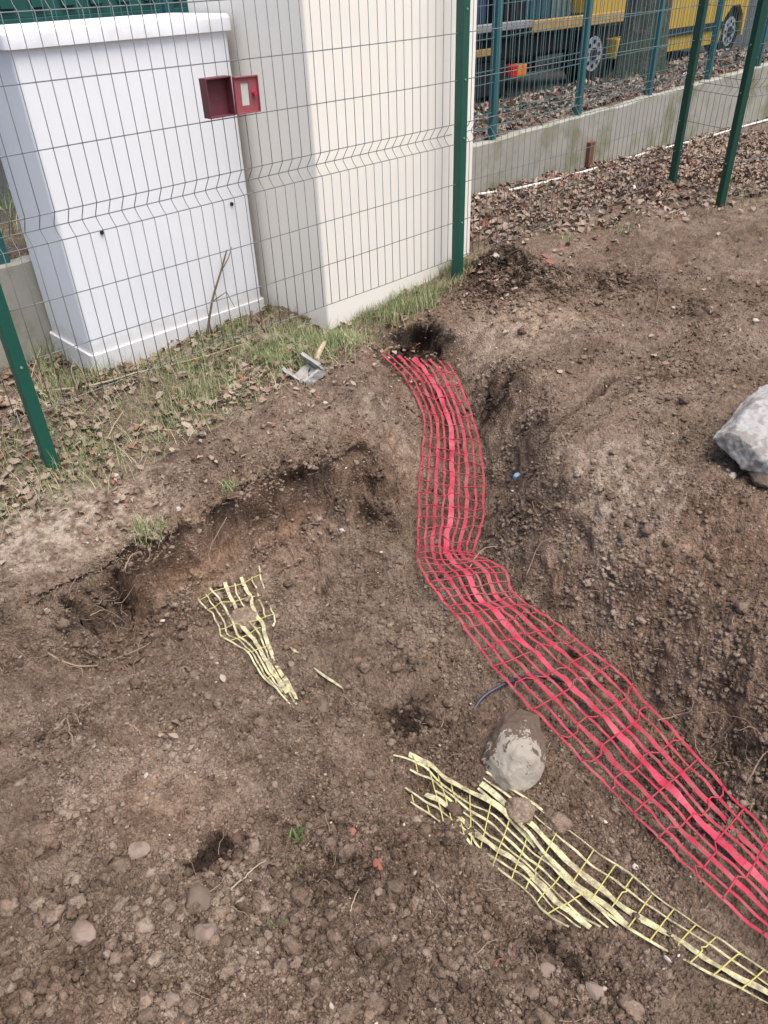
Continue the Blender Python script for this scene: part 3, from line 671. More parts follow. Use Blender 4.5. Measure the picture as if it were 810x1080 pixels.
CX, CY = .355, .625
cb = thing('utility_cabinet', 'large white plastic utility cabinet with rounded lid standing behind the mesh fence', 'cabinet', (CX, CY, -.2))
W_, D_ = 1.035, .46
def cpart(name, me, mat, parent): me.name = name; return smooth_auto(link(name, me, mat, parent))
body = cpart('body', rounded_box(0, 0, .075, W_, D_, 1.385, .022), M_CAB, cb)
lid = cpart('lid', rounded_box(-.022, -.022, 1.362, W_+.022, D_+.022, 1.428, .035, 6, .02), M_LID, cb)
cpart('plinth', rounded_box(-.014, -.012, -.15, W_+.012, D_+.01, .078, .02), M_CAB, cb)
for q in ((107, 245), (244, 215)):
    p = aty(q[0], q[1], CY)
    MB().cyl((p[0]-CX, -.004, p[2]+.2), (0, 1, 0), .009, .009, 14).build('lock', M_TBLK, body)
me = rounded_box(1.44, .12, -.5, 2.598, 1.02, 2.15, .012, 3, .01)
o = smooth_auto(link('cream_pillar', me, M_CREAM)); tag(o, 'tall cream rendered concrete pillar beside the white cabinet', 'pillar')

kb = thing('key_box', 'small faded red metal key box hanging open on the mesh fence', 'box', (.787, -.012, .918))
mb = MB(); w_, h_, d_ = .118, .137, .045
mb.box((0, -.004, 0), (w_, 0, h_)); mb.box((0, -d_, 0), (.004, -.0045, h_)); mb.box((w_-.004, -d_, 0), (w_, -.0045, h_))
mb.box((.0045, -d_, h_-.004), (w_-.0045, -.0045, h_)); mb.box((.0045, -d_, 0), (w_-.0045, -.0045, .004)); mb.build('body', M_REDBOX, kb)
Md = Matrix.Translation((w_+.003, -d_-.002, .002)) @ Matrix.Rotation(math.radians(4), 4, 'Z') @ Matrix.Rotation(math.radians(1.5), 4, 'Y')
mb = MB()
for a, b in (((0, -.006, 0), (.03, .006, .13)), ((.07, -.006, 0), (.116, .006, .13)), ((.03, -.006, 0), (.07, .006, .028)), ((.03, -.006, .108), (.07, .006, .13))): mb.box(a, b, Md)
mb.box((0, -.014, .126), (.116, -.006, .13), Md); mb.box((0, -.014, 0), (.116, -.006, .004), Md); mb.box((.112, -.014, .004), (.116, -.006, .126), Md)
dr = mb.build('door', M_REDDOOR, kb)
MB().box((.03, -.002, .028), (.07, .002, .108), Md).build('window_pane', M_PANE, dr)
MB().cyl(np.array(Md @ Vector((.09, -.012, .07))), (0, 1, 0), .009, .02, 16).build('knob', M_KNOB, dr)

# ------------------------------------------------------------------ netting
def spline(A, n):
    A = np.asarray(A, float); k = len(A); t = np.linspace(0, k-1, n); i = np.clip(t.astype(int), 0, k-2); u = (t-i)[:, None]
    Pm = A[np.clip(i-1, 0, k-1)]; P0 = A[i]; P1 = A[i+1]; P2 = A[np.clip(i+2, 0, k-1)]
    return .5*((2*P0)+(-Pm+P1)*u+(2*Pm-5*P0+4*P1-P2)*u*u+(-Pm+3*P0-3*P1+P2)*u**3)
def netting(name, label, L, R, n, strands, ties, mats, th=.0011, amp=.010, seed=0, group=None, fade=None, tie_w=.0056, zl=.008, wander=1.):
    """L, R: world polylines of the two edges; strands: (t, width, kind)"""
    Ls, Rs = spline(L, n), spline(R, n)
    o = thing(name, label, 'netting', tuple((Ls[n//2]+Rs[n//2])/2), 0, group); org = np.array(o.location)
    s = np.linspace(0, 1, n)
    ln = np.concatenate([[0], np.cumsum(np.linalg.norm(np.diff((Ls+Rs)/2, axis=0), axis=1))])
    def surf(t):
        p = Ls*(1-t)+Rs*t
        p = p.copy()
        wob = amp*perlin(ln*7+seed, np.full(n, t*2.2), seed)+.6*amp*perlin(ln*16+seed, np.full(n, t*5), seed+1)
        g = base(p[:, 0], p[:, 1])
        p[:, 2] += wob + zl
        lat = (Rs-Ls); p += wander*lat*(.018*perlin(ln*9, np.full(n, t*7.), seed+3)+.012*perlin(ln*22, np.full(n, t*9.), seed+4))[:, None]
        return p
    across = Rs-Ls; across /= np.linalg.norm(across, axis=1)[:, None]
    cache = {}
    kinds = {}
    for t, wd, kd in strands:
        p = surf(t); cache[t] = p
        tan = np.gradient(p, axis=0); tan /= np.linalg.norm(tan, axis=1)[:, None]
        ac = across - tan*(across*tan).sum(1)[:, None]; ac /= np.linalg.norm(ac, axis=1)[:, None]
        nm = np.cross(tan, ac); nm[nm[:, 2] < 0] *= -1
        ac = ac + nm*(.75*perlin(ln*9, np.full(n, t*11.), seed+5))[:, None]; ac /= np.linalg.norm(ac, axis=1)[:, None]
        nm = np.cross(tan, ac)
        a, b = 0, n
        if fade: a, b = fade(t, n)
        wv = wd*(1+.22*perlin(ln*8, np.full(n, t*13.), seed+6))
        mb = MB(); mb.ribbon(p[a:b]-org, ac[a:b], nm[a:b], wv[a:b], th); mb.build(kd, mats[kd], o, False)
        cache[t] = (p, a, b)
    ts = sorted(cache)
    def tie(seg):
        if len(seg) > 1: MB().tube(seg, tie_w/2, 5).build('cross_tie', mats['cross_ties'], o, True)
    for k in ties:
        i = int(k*(n-1)); seg = []
        for t in np.linspace(0, 1, 17):
            tt = min(1, max(0, t)); lo = max([q for q in ts if q <= tt+1e-9] or [ts[0]]); hi = min([q for q in ts if q >= tt-1e-9] or [ts[-1]])
            u = 0 if hi == lo else (tt-lo)/(hi-lo)
            ok = cache[lo][1] <= i < cache[lo][2] and cache[hi][1] <= i < cache[hi][2]
            j = min(n-1, max(0, i+int(round(.35*perlin(np.array([t*4.]), np.array([k*31.]), seed+8)[0]*n*.02))))
            q = cache[lo][0][j]*(1-u)+cache[hi][0][j]*u - org; q[2] += .001
            if ok: seg.append(q)
            else: tie(seg); seg = []
        tie(seg)
    return o
L = [atz(*l, z) for l, r, z in RED_ROWS]; R = [atz(*r, z) for l, r, z in RED_ROWS]
st = [(0, .009, 'strand'), (.125, .0085, 'strand'), (.255, .0145, 'strand'), (.375, .009, 'strand'), (.5, .023, 'centre_band'), (.615, .009, 'strand'), (.74, .0155, 'strand'), (.87, .009, 'strand'), (1, .0095, 'strand')]
netting('warning_netting', 'long red warning netting running down the trench from the hole by the fence', L, R, 220, st,
        list(np.linspace(.05, .36, 15))+list(np.linspace(.385, .99, 25)), {'strand': M_RED, 'centre_band': M_PINK, 'cross_ties': M_RED}, seed=5)

ym = {'strand': M_YEL, 'wide_band': M_YEL, 'cross_ties': M_TIE}
YG = 'pale yellow warning netting in the pit'
def rows(A, sc, ox, oy, lift=.004):
    l = []; r = []
    for a in A:
        p, q = a[0], a[1]
        l.append(hit(p[0]/sc+ox, p[1]/sc+oy, base)+np.array([0, 0, lift])); r.append(hit(q[0]/sc+ox, q[1]/sc+oy, base)+np.array([0, 0, lift]))
    return l, r
Y1 = [((20,412),(195,330)), ((40,435),(205,370)), ((62,458),(217,412)), ((80,490),(232,450)), ((97,522),(244,482)), ((150,560),(238,512)), ((200,622),(262,597)), ((250,680),(294,660)), ((302,730),(318,722))]
l, r = rows(Y1, 2.7, 200, 480, .012)
yst = [(0, .006, 'strand'), (.13, .005, 'strand'), (.25, .007, 'strand'), (.44, .015, 'wide_band'), (.58, .006, 'strand'), (.74, .014, 'wide_band'), (.88, .006, 'strand'), (1, .007, 'strand')]
def fd1(t, n):
    a = int(n*.03*(1+math.sin(t*23))); b = n-int(n*.05*(1+math.sin(t*17)))
    if .2 < t < .8: return a, b
    if t >= .8: return a, int(n*(.52+.1*math.sin(t*40)))
    return a, b
netting('yellow_netting', 'torn pale yellow netting fanned out with a narrow tail, left of the pit floor', l, r, 90, yst, [.07, .22, .44, .56, .68, .80, .9], ym, seed=9, group=YG, fade=fd1, amp=.02, zl=.004, wander=2.2, tie_w=.0036)
Y2 = [((25,28),(58,128)), ((90,48),(125,178)), ((150,97),(178,212)), ((245,152),(213,256)), ((330,232),(295,315)), ((430,325),(350,370)), ((545,420),(415,410))]
l, r = rows(Y2, 1.976, 400, 780, .012)
yst2 = [(0, .019, 'wide_band'), (.17, .006, 'strand'), (.33, .007, 'strand'), (.5, .006, 'strand'), (.66, .016, 'wide_band'), (.83, .006, 'strand'), (1, .007, 'strand')]
netting('yellow_netting', 'crumpled muddy yellow netting with ragged upper end, below the muddy rock', l, r, 110, yst2, np.linspace(.05, .84, 12), ym, seed=14, group=YG, amp=.016, zl=.005, wander=1.2, tie_w=.0038,
        fade=lambda t, n: (int(n*.10*(1+math.sin(t*29))), n-int(n*.06*(1+math.sin(t*19)))))
Y3 = [((222,78),(205,112)), ((320,145),(298,195)), ((440,235),(395,305)), ((515,287),(462,362)), ((587,342),(535,415)), ((665,396),(612,456)), ((745,452),(690,500)), ((830,512),(790,548)), ((900,565),(870,600))]
l, r = rows(Y3, 1.976, 400, 780, .018)
yst3 = [(0, .008, 'strand'), (.33, .0065, 'strand'), (.66, .018, 'wide_band'), (1, .008, 'strand')]
netting('yellow_netting', 'straight pale yellow netting running to the lower right corner', l, r, 110, yst3, np.linspace(.12, .97, 13), ym, seed=23, group=YG, amp=.009, zl=.004, wander=.8, tie_w=.0038)
def strip(px, wd, label, mat=M_YEL, name='tape_strip', cat='tape', lift=.008):
    q = spline([hit(*p)+np.array([0, 0, lift]) for p in px], 14); c = q.mean(0); tan = np.gradient(q, axis=0); tan /= np.linalg.norm(tan, axis=1)[:, None]
    ac = np.cross(tan, np.array([[0, 0, 1.]])); ac /= np.linalg.norm(ac, axis=1)[:, None]; nm = np.cross(ac, tan)
    mb = MB(); mb.ribbon(q-c, ac, nm, wd*np.sin(np.linspace(.25, math.pi-.25, 14)), .002); o = mb.build(name, mat, None, True); o.location = c; return tag(o, label, cat)
strip([(331,706),(340,713),(352,721),(362,728)], .011, 'thin loose sliver of yellow tape on bare soil beside the torn netting tail')
strip([(306,684),(311,688),(316,691)], .010, 'tiny scrap of yellow tape just right of the torn netting fan')

# ------------------------------------------------------------------ rocks and stones
from mathutils import noise as mn
def n3(V, f, sd): return np.array([mn.noise((v[0]*f+sd, v[1]*f+sd*1.7, v[2]*f-sd)) for v in V])
def rock(name, px, r, label, mat, cat='rock', seed=0, sub=4, yaw=0, up=.3, facets=9, f=ground, rotx=0):
    g = np.random.default_rng(seed); V, F = ico(sub)
    V = V.copy()
    for k in range(facets):                       # flatten with random planes -> broken faces
        nvec = g.normal(size=3); nvec /= np.linalg.norm(nvec); d = g.uniform(.62, .88)
        s = V@nvec; V -= np.clip(s-d, 0, None)[:, None]*nvec*.93
    nz_ = n3(V, 1.6, seed)+.6*n3(V, 4, seed+1)+.3*n3(V, 10, seed+2)
    V *= (1+.13*nz_)[:, None]; V *= np.asarray(r)[None]
    p = hit(px[0], px[1], f)
    o = link(name, np_mesh(name, V, F, True), mat); o.location = p+np.array([0, 0, r[2]*up]); o.rotation_euler = (rotx, 0, yaw); smooth_auto(o, 28)
    return tag(o, label, cat)
def hull_rock(name, pts, label, mat, seed, amp=.02, sub=5):
    q = np.array([atz(*p) for p in pts]); c = q.mean(0); bm = bmesh.new()
    for p in q-c: bm.verts.new(p)
    bmesh.ops.convex_hull(bm, input=bm.verts[:]); bmesh.ops.delete(bm, geom=[v for v in bm.verts if not v.link_faces], context='VERTS')
    bmesh.ops.triangulate(bm, faces=bm.faces[:])
    for _ in range(5):
        ed = [e for e in bm.edges if e.calc_length() > .009]
        if not ed: break
        bmesh.ops.subdivide_edges(bm, edges=ed, cuts=1); bmesh.ops.triangulate(bm, faces=[f for f in bm.faces if len(f.verts) > 3])
    for _ in range(1): bmesh.ops.smooth_vert(bm, verts=bm.verts[:], factor=.5, use_axis_x=True, use_axis_y=True, use_axis_z=True)
    bm.normal_update(); V = np.array([v.co[:] for v in bm.verts]); N_ = np.array([v.normal[:] for v in bm.verts])
    n_ = .8*n3(V, 9, seed)+.8*(.3-abs(n3(V, 18, seed+1)))+.4*n3(V, 42, seed+2)+.25*n3(V, 90, seed+3)
    V = V+N_*(n_*amp*1.3)[:, None]
    for v, p in zip(bm.verts, V): v.co = p
    bmesh.ops.recalc_face_normals(bm, faces=bm.faces[:])
    me = bpy.data.meshes.new(name); bm.to_mesh(me); bm.free(); o = link(name, me, mat); o.location = c; smooth_auto(o, 60); return tag(o, label, 'rock')
big = [(751,463,-.02),(766,447,.0),(786,420,.03),(800,408,.05),(832,404,.05),(866,430,.03),(872,470,.0),(850,500,-.03),(822,503,-.03),(800,497,-.03),(783,495,-.04),(768,477,-.03),
       (772,455,.045),(792,428,.075),(812,416,.085),(840,430,.09),(830,462,.06),(790,468,.04),(805,485,.02),(840,485,.02),
       (770,462,-.10),(800,440,-.12),(850,450,-.12),(840,485,-.12),(800,485,-.10)]
hull_rock('rock', big, 'big pale grey broken rock lying on the right bank', M_ROCKW, 3, .009)
mud = [(507,802,-.55),(516,776,-.52),(534,752,-.50),(548,746,-.49),(568,753,-.50),(574,775,-.51),(577,803,-.53),(570,824,-.555),(545,842,-.58),(530,836,-.58),(512,820,-.57),
       (530,768,-.475),(556,760,-.465),(545,795,-.47),(560,800,-.48),(535,820,-.52),(520,800,-.51),(540,780,-.62),(560,800,-.64),(530,810,-.64)]
hull_rock('rock', mud, 'mud caked whitish rock wedged between the red and yellow netting', M_ROCKM, 7, .005)
rock('rock', (806,508), (.075,.06,.05), 'brown muddy stone tucked under the big pale rock', M_ST['brown'], seed=8)
rock('stone', (772,503), (.022,.014,.012), 'small pale flat pebble in the shade beneath the big pale rock', M_ST['white'], 'stone', 21, 3)
SL = [((145,899),.030,'tan','flat tan stone on the left foreground soil'), ((88,985),.029,'tan','rounded tan stone nearest the lower left corner'), ((208,950),.036,'brown','brown clod shaped stone just below the black soil patch'),
      ((217,984),.030,'tan','light brown stone below the black soil patch, lower of two'), ((258,1052),.011,'white','bright white pebble at the bottom of the foreground'), ((578,1026),.021,'tan','small pinkish tan stone at the bottom beside the taller stone'),
      ((628,1047),.028,'tan','upright tan stone at the bottom right of centre'), ((180,1056),.018,'tan','small round tan stone at the bottom left'), ((398,914),.017,'red','small brick red fragment on dark soil below the yellow netting'),
      ((371,878),.014,'red','dull reddish fragment partly buried above the brick red one'), ((340,746),.026,'brown','grey brown stone beside the tail of the torn yellow netting'), ((390,818),.022,'brown','brown stone left of the crumpled yellow netting'),
      ((361,560),.016,'white','white angular pebble stuck in the bank wall below the pillar'), ((50,644),.014,'white','white pebble at the foot of the left bank'), ((172,655),.012,'white','small white pebble left of the torn yellow netting'),
      ((342,425),.016,'white','flat white chip on the bare bank near the grey fragment'), ((188,537),.013,'white','pale chip beside the grass tuft on the bank edge'), ((153,474),.024,'tan','pinkish stone among leaves in front of the cabinet'),
      ((132,519),.020,'tan','tan stone on the trodden bank near the left post'), ((122,502),.013,'white','pale stone above the tan one on the trodden bank'), ((797,338),.016,'white','white pebble on the far right soil bank'), ((710,325),.014,'white','thin white chip lying on the far soil bank'),
      ((480,748+10),.016,'brown','brown pebble on the pit floor left of the muddy rock'), ((660,905),.022,'brown','grey brown stone between the yellow and red netting'), ((523,270),.022,'white','pale stone on top of the dark soil mound by the post'), ((155,806+12),.010,'white','tiny pale pebble on the dry left slope'),
      ((590,268),.024,'tan','pale tan stone at the edge of the leaves beyond the mound'), ((300,715),.014,'brown','brown pebble beside the yellow netting tail')]
for k, (px, s, c, lab) in enumerate(SL):
    g = np.random.default_rng(100+k)
    rock('stone', px, (s*g.uniform(.9, 1.15), s*g.uniform(.7, 1), s*g.uniform(.5, .7)), lab, M_ST[c], 'stone', 40+k, 3, g.uniform(0, 3), .12, 11)
def clod(px, s, label, seed):
    V, F = ico(5); V = V.copy(); n_ = n3(V, 1.6, seed)+.7*(.3-abs(n3(V, 4, seed+1)))+.4*n3(V, 9, seed+2)
    V *= (1+.3*n_)[:, None]; V *= s; V[:, 2] *= .6
    o = link('soil_lump', np_mesh('soil_lump', V, F, True), M_CLOD); o.location = hit(*px)+np.array([0, 0, s*.32])
    a = o.data.attributes.new('dry', 'FLOAT', 'POINT'); a.data.foreach_set('value', np.full(len(V), .38, np.float32)); return tag(o, label, 'soil lump')
clod((258,658), .058, 'soft brown soil lump sitting on the torn yellow netting', 1)
clod((548,858), .04, 'reddish soil lump on the yellow netting below the muddy rock', 2)
clod((590,905-35), .03, 'small soil lump right of the muddy rock', 3)

# grey broken fragment and the wooden peg behind it
p0 = hit(322, 396); fr = thing('broken_duct_piece', 'broken grey u-shaped concrete duct piece on the bare bank', 'debris', tuple(p0+np.array([0, 0, .008])), math.radians(-33))
a_ = hit(312, 372); b_ = hit(347, 397); fr.rotation_euler = (math.radians(24), 0, math.atan2(b_[1]-a_[1], b_[0]-a_[0]))
def slab(name, a, b, seed):
    mb = MB(); mb.box(a, b); o = mb.build(name, M_CONC, fr)
    bm = bmesh.new(); bm.from_mesh(o.data); bmesh.ops.subdivide_edges(bm, edges=bm.edges[:], cuts=5, use_grid_fill=True)
    for v in bm.verts: v.co += Vector((perlin([v.co.x*40+seed], [v.co.y*40+v.co.z*30], 95)[0], perlin([v.co.x*45], [v.co.z*40+v.co.y*44+seed], 96)[0], perlin([v.co.y*40], [v.co.x*40+seed+v.co.z*50], 97)[0]))*.006
    bm.to_mesh(o.data); bm.free(); return o
slab('base', (-.05, -.045, -.012), (.072, .05, .004), 1); slab('side', (-.075, .051, -.012), (.09, .066, .05), 2); slab('side', (-.10, -.060, -.012), (.06, -.046, .036), 3); slab('end_wall', (.073, -.045, -.01), (.09, .05, .03), 4)
q = spline([hit(334,384)+np.array([0,0,.02]), hit(338,377)+np.array([0,0,.035]), hit(344,366)+np.array([0,0,.03])], 6)
tag(MB().tube(q, [.013,.014,.014,.013,.012,.006], 7).build('wooden_peg', M_WOOD, None, False), 'short pale wooden stick leaning on the grey duct piece', 'stick')
rock('plastic_scrap', (545,503), (.018,.013,.013), 'small crumpled blue plastic scrap on the trench edge', M_BLUEP, 'scrap', 66, 3)
rock('paper_scrap', (668,200), (.032,.03,.025), 'small crumpled white litter on the fallen leaves', M_WHITE, 'litter', 67, 3)
p = hit(722,97); V, F = ico(3); o = link('paper_scrap', np_mesh('paper_scrap', V*np.array([.075,.05,.035])*(1+.3*perlin(V[:,0]*3, V[:,1]*3+V[:,2]*2, 5))[:, None], F), M_WHITE); o.location = aty(722,98,1.32)
o.location.z = G(o.location.x, o.location.y)+.03; tag(o, 'white litter lying behind the low wall under the tree', 'litter')
q = [hit(*a)+np.array([0,0,b]) for a, b in (((497,752),.0),((508,738),.012),((522,730),.022),((540,722),.024),((565,716),.02),((590,718),.012),((606,722),.0))]
tag(MB().tube(spline(q, 24)-np.array([0, 0, .006]), .006, 10).build('dark_pipe', M_DPIPE, None, True), 'short dark plastic conduit half buried under the red netting', 'pipe')

# ------------------------------------------------------------------ roots, twigs, stems
def twig(name, px, r0, r1, label, mat, lifts=None, cat='root', n=18, wob=.004):
    k = len(px); lifts = lifts or [.006]*k
    q = spline([hit(*p)+np.array([0, 0, h]) for p, h in zip(px, lifts)], n); s = abs(hash(label)) % 97
    s = sum(map(ord, label)) % 97
    q = q+wob*np.stack([perlin(np.arange(n)*.45, np.full(n, s+.3), 5), perlin(np.arange(n)*.45, np.full(n, s+.3), 6), .5*perlin(np.arange(n)*.5, np.full(n, s+.3), 7)], -1)
    c = q.mean(0); o = MB().tube(q-c, list(np.linspace(r0, r1, n)), 6).build(name, mat, None, True); o.location = c; return tag(o, label, cat)
twig('root', [(50,690),(75,702),(100,704),(125,695),(150,684),(160,678)], .0035, .0015, 'long curving pale root on the left slope', M_ROOT)
twig('root', [(95,652),(115,650),(135,660)], .002, .0012, 'thin root poking out under the left bank lip', M_ROOT, [.01,.03,.005])
twig('root', [(130,602),(140,592),(150,588)], .003, .0012, 'short white forked root on the bank edge', M_ROOT, [.0,.025,.03])
twig('root', [(222,600),(222,582),(230,565),(240,548)], .0025, .0015, 'pale root hanging down the bank wall under the grass tuft', M_ROOT, [.012]*4)
twig('root', [(287,610),(298,602),(310,596),(322,590)], .003, .0018, 'short brown root beside the torn netting fan', M_ROOTD)
twig('root', [(555,612),(566,585),(580,575),(596,577)], .003, .0012, 'pale root dangling from the right trench wall', M_ROOT, [.02,.03,.03,.01])
twig('root', [(491,612),(500,598),(510,588),(524,583)], .0028, .002, 'pale twig crossing the kink of the red netting', M_ROOT, [.035,.04,.045,.03])
twig('root', [(690,770),(712,762),(728,752),(729,730)], .0018, .001, 'thin root reaching over the red netting from the trench wall', M_ROOT, [.045,.035,.02,.01])
twig('root', [(745,795),(765,775),(780,755),(796,744)], .0022, .001, 'thin forked root low on the right trench wall', M_ROOTD, [.02]*4)
twig('root', [(786,830),(800,806),(812,795)], .003, .0015, 'pale root end at the right edge of the trench', M_ROOT, [.01,.03,.02])
twig('root', [(690,333),(694,318),(692,302),(688,292)], .0035, .002, 'thin curved root standing out of the far right bank', M_ROOTD, [.0,.02,.03,.02])
twig('root', [(519,1030),(522,1020),(530,1012)], .0028, .0015, 'reddish curled root near the bottom centre', M_RUST, [.0,.015,.01])
twig('root', [(370,962),(374,950),(379,940)], .0016, .001, 'fine pale stem on the dark foreground soil', M_STRAW, [.0,.012,.01])
twig('root', [(245,940),(258,928),(270,917),(284,908)], .002, .0012, 'thin straw stem crossing the black soil patch', M_STRAW, [.01]*4)
twig('root', [(60,770),(72,762),(75,775),(77,785)], .003, .0015, 'knotty root on the left slope edge', M_ROOT, [.005,.02,.012,.0])
twig('root', [(133,764),(142,768),(150,776)], .0045, .002, 'flat pale piece of root on the dry left slope', M_ROOT)
twig('root', [(560,520),(562,536),(568,550)], .003, .002, 'stub of dark root on the right trench edge', M_ROOTD, [.01]*3)
twig('root', [(625,600),(634,582),(640,572)], .0022, .001, 'fine pale root standing above the right trench wall', M_ROOT, [.0,.02,.03])
q = [np.array([G(.9,.55)*0+.93, .52, G(.93,.52)]), np.array([1.02, .55, -.02]), np.array([1.12, .585, .10]), np.array([1.19, .60, .2])]
o = thing('dead_branch', 'bare grey forked branch leaning on the white cabinet front', 'branch', tuple(q[0]))
MB().tube([p-q[0] for p in spline(q, 10)], list(np.linspace(.007, .0035, 10)), 6).build('stem', M_ROOTD, o, True)
MB().tube([q[2]-q[0], q[2]-q[0]+np.array([.07, .01, .06]), q[2]-q[0]+np.array([.10, .01, .11])], [.003, .0025, .0015], 5).build('side_twig', M_ROOTD, o, True)
MB().tube([q[1]-q[0], q[1]-q[0]+np.array([.09, -.01, .03]), q[1]-q[0]+np.array([.12, -.02, -.06])], [.003, .0025, .0015], 5).build('side_twig', M_ROOTD, o, True)
twig('dry_stalk', [(55,418),(100,412),(150,398),(205,385),(265,366)], .005, .003, 'long straw coloured stem lying along the cabinet foot', M_STRAW, [.03]*5, 'stalk')
twig('dry_stalk', [(20,436),(35,410),(48,385)], .003, .002, 'pale dry stem leaning beside the left post', M_STRAW, [.0,.05,.09], 'stalk')
twig('dry_stalk', [(110,470),(120,455),(132,440)], .003, .002, 'short dry stem among the leaves below the cabinet', M_STRAW, [.0,.02,.03], 'stalk')
# dead stalks and roots strewn over the loose soil (nobody could count them)
def fibres():
    x, y = scatter(420, .7, 4.5, 1.0); mb = MB(); X = [x]; Y = [y]
    for px, sx, k in (((600, 585), .10, 45), ((690, 640), .12, 30), ((775, 785), .12, 60), ((110, 628), .13, 60), ((300, 520), .16, 45), ((540, 285), .18, 90), ((60, 645), .12, 30), ((200, 575), .1, 30)):
        c = hit(*px); X.append(c[0]+rng.normal(0, sx, k)); Y.append(np.minimum(c[1]+rng.normal(0, sx, k), -.02))
    x = np.concatenate(X); y = np.concatenate(Y); n = len(x); z = ground(x, y)
    for k in range(n):
        Ln = rng.uniform(.02, .075)*(1 if k < 420 else 1.5); a = rng.uniform(0, 6.28); p = np.array([x[k], y[k], z[k]+.004]); pts = [p]
        for j in range(4):
            a += rng.normal(0, .5); p = p+np.array([math.cos(a), math.sin(a), rng.normal(.05 if k < 420 else .2, .25 if k < 420 else .5)])*Ln/4; pts.append(p)
        mb.tube(pts, list(np.linspace(rng.uniform(.0007, .0017), .0005, 5)), 4, False)
    return tag(mb.build('root_fibres', M_ROOT, None, True), kind='stuff')
fibres()

# grass tufts and weeds (things)
def tuft(px, n, rad, hmin, hmax, label, mat=M_GRASS, name='grass_tuft', lean=.9, w=.0017):
    c = hit(*px); a = rng.uniform(0, 6.28, n); r = rad*np.sqrt(rng.uniform(0, 1, n)); x = c[0]+r*np.cos(a); y = c[1]+r*np.sin(a)
    V, F = blades(n, x, y, hmin, hmax, w, lean); o = link(name, np_mesh(name, V-c, F, True), mat); o.location = c; return tag(o, label, 'grass' if 'grass' in name else 'weed')
tuft((158,558), 170, .075, .03, .075, 'low spreading grass tuft on the edge of the left bank')
tuft((243,517), 90, .035, .03, .08, 'upright grass tuft at the lip of the bank wall')
tuft((50,572), 150, .09, .008, .022, 'flat trampled grass patch on the trodden bank')
tuft((330,462), 70, .07, .01, .025, 'faint short grass on the bank above the pit wall')
tuft((312,884), 22, .02, .02, .045, 'small green seedling on the foreground soil, upper one', M_GREEN, 'weed', .7, .004)
tuft((297,978), 16, .018, .015, .04, 'small green weed half buried near the bottom', M_GREEN, 'weed', .9, .004)
tuft((660,243), 60, .07, .03, .07, 'grass tuft at the edge of the fallen leaves on the right')
tuft((795,205), 120, .12, .03, .09, 'green grass clump by the right edge near the leaning post')
tuft((597,252), 40, .03, .03, .08, 'grass sprig behind the dark soil mound')

# ------------------------------------------------------------------ tree beyond the far fence
def tree():
    o = thing('tree', 'thick mossy grey green tree trunk in front of the yellow truck', 'tree', (7.55, 1.95, .25))
    V = []; F = []; nr, ns = 60, 40
    for i in range(nr):
        z = -.3 + 5.3*i/(nr-1); r = .23+.06*math.exp(-max(z, 0)*3.2)-.012*z
        for j in range(ns):
            a = 2*math.pi*j/ns; rr = r*(1+.10*math.sin(5*a+1)*math.exp(-max(z, 0)*1.5)*.4+.05*float(perlin([math.cos(a)*3], [math.sin(a)*3+z*1.2], 8)[0])+.03*float(perlin([a*5], [z*5], 9)[0]))
            V.append((rr*math.cos(a)+.03*math.sin(z), rr*math.sin(a), z))
    for i in range(nr-1):
        for j in range(ns): F.append((i*ns+j, i*ns+(j+1) % ns, (i+1)*ns+(j+1) % ns, (i+1)*ns+j))
    link('trunk', np_mesh('trunk', V, F, True), M_BARK, o)
    g = np.random.default_rng(5)
    for k in range(7):
        a = k*.9+g.uniform(-.2, .2); z = 3.6+.2*k; p = np.array([0, 0, z]); pts = [p]
        for j in range(6):
            p = p+np.array([math.cos(a)*.45, math.sin(a)*.45, .32])+g.normal(0, .08, 3); pts.append(p)
        MB().tube(pts, list(np.linspace(.11, .015, 7)), 8).build('limb', M_BARK, o, True)
tree()

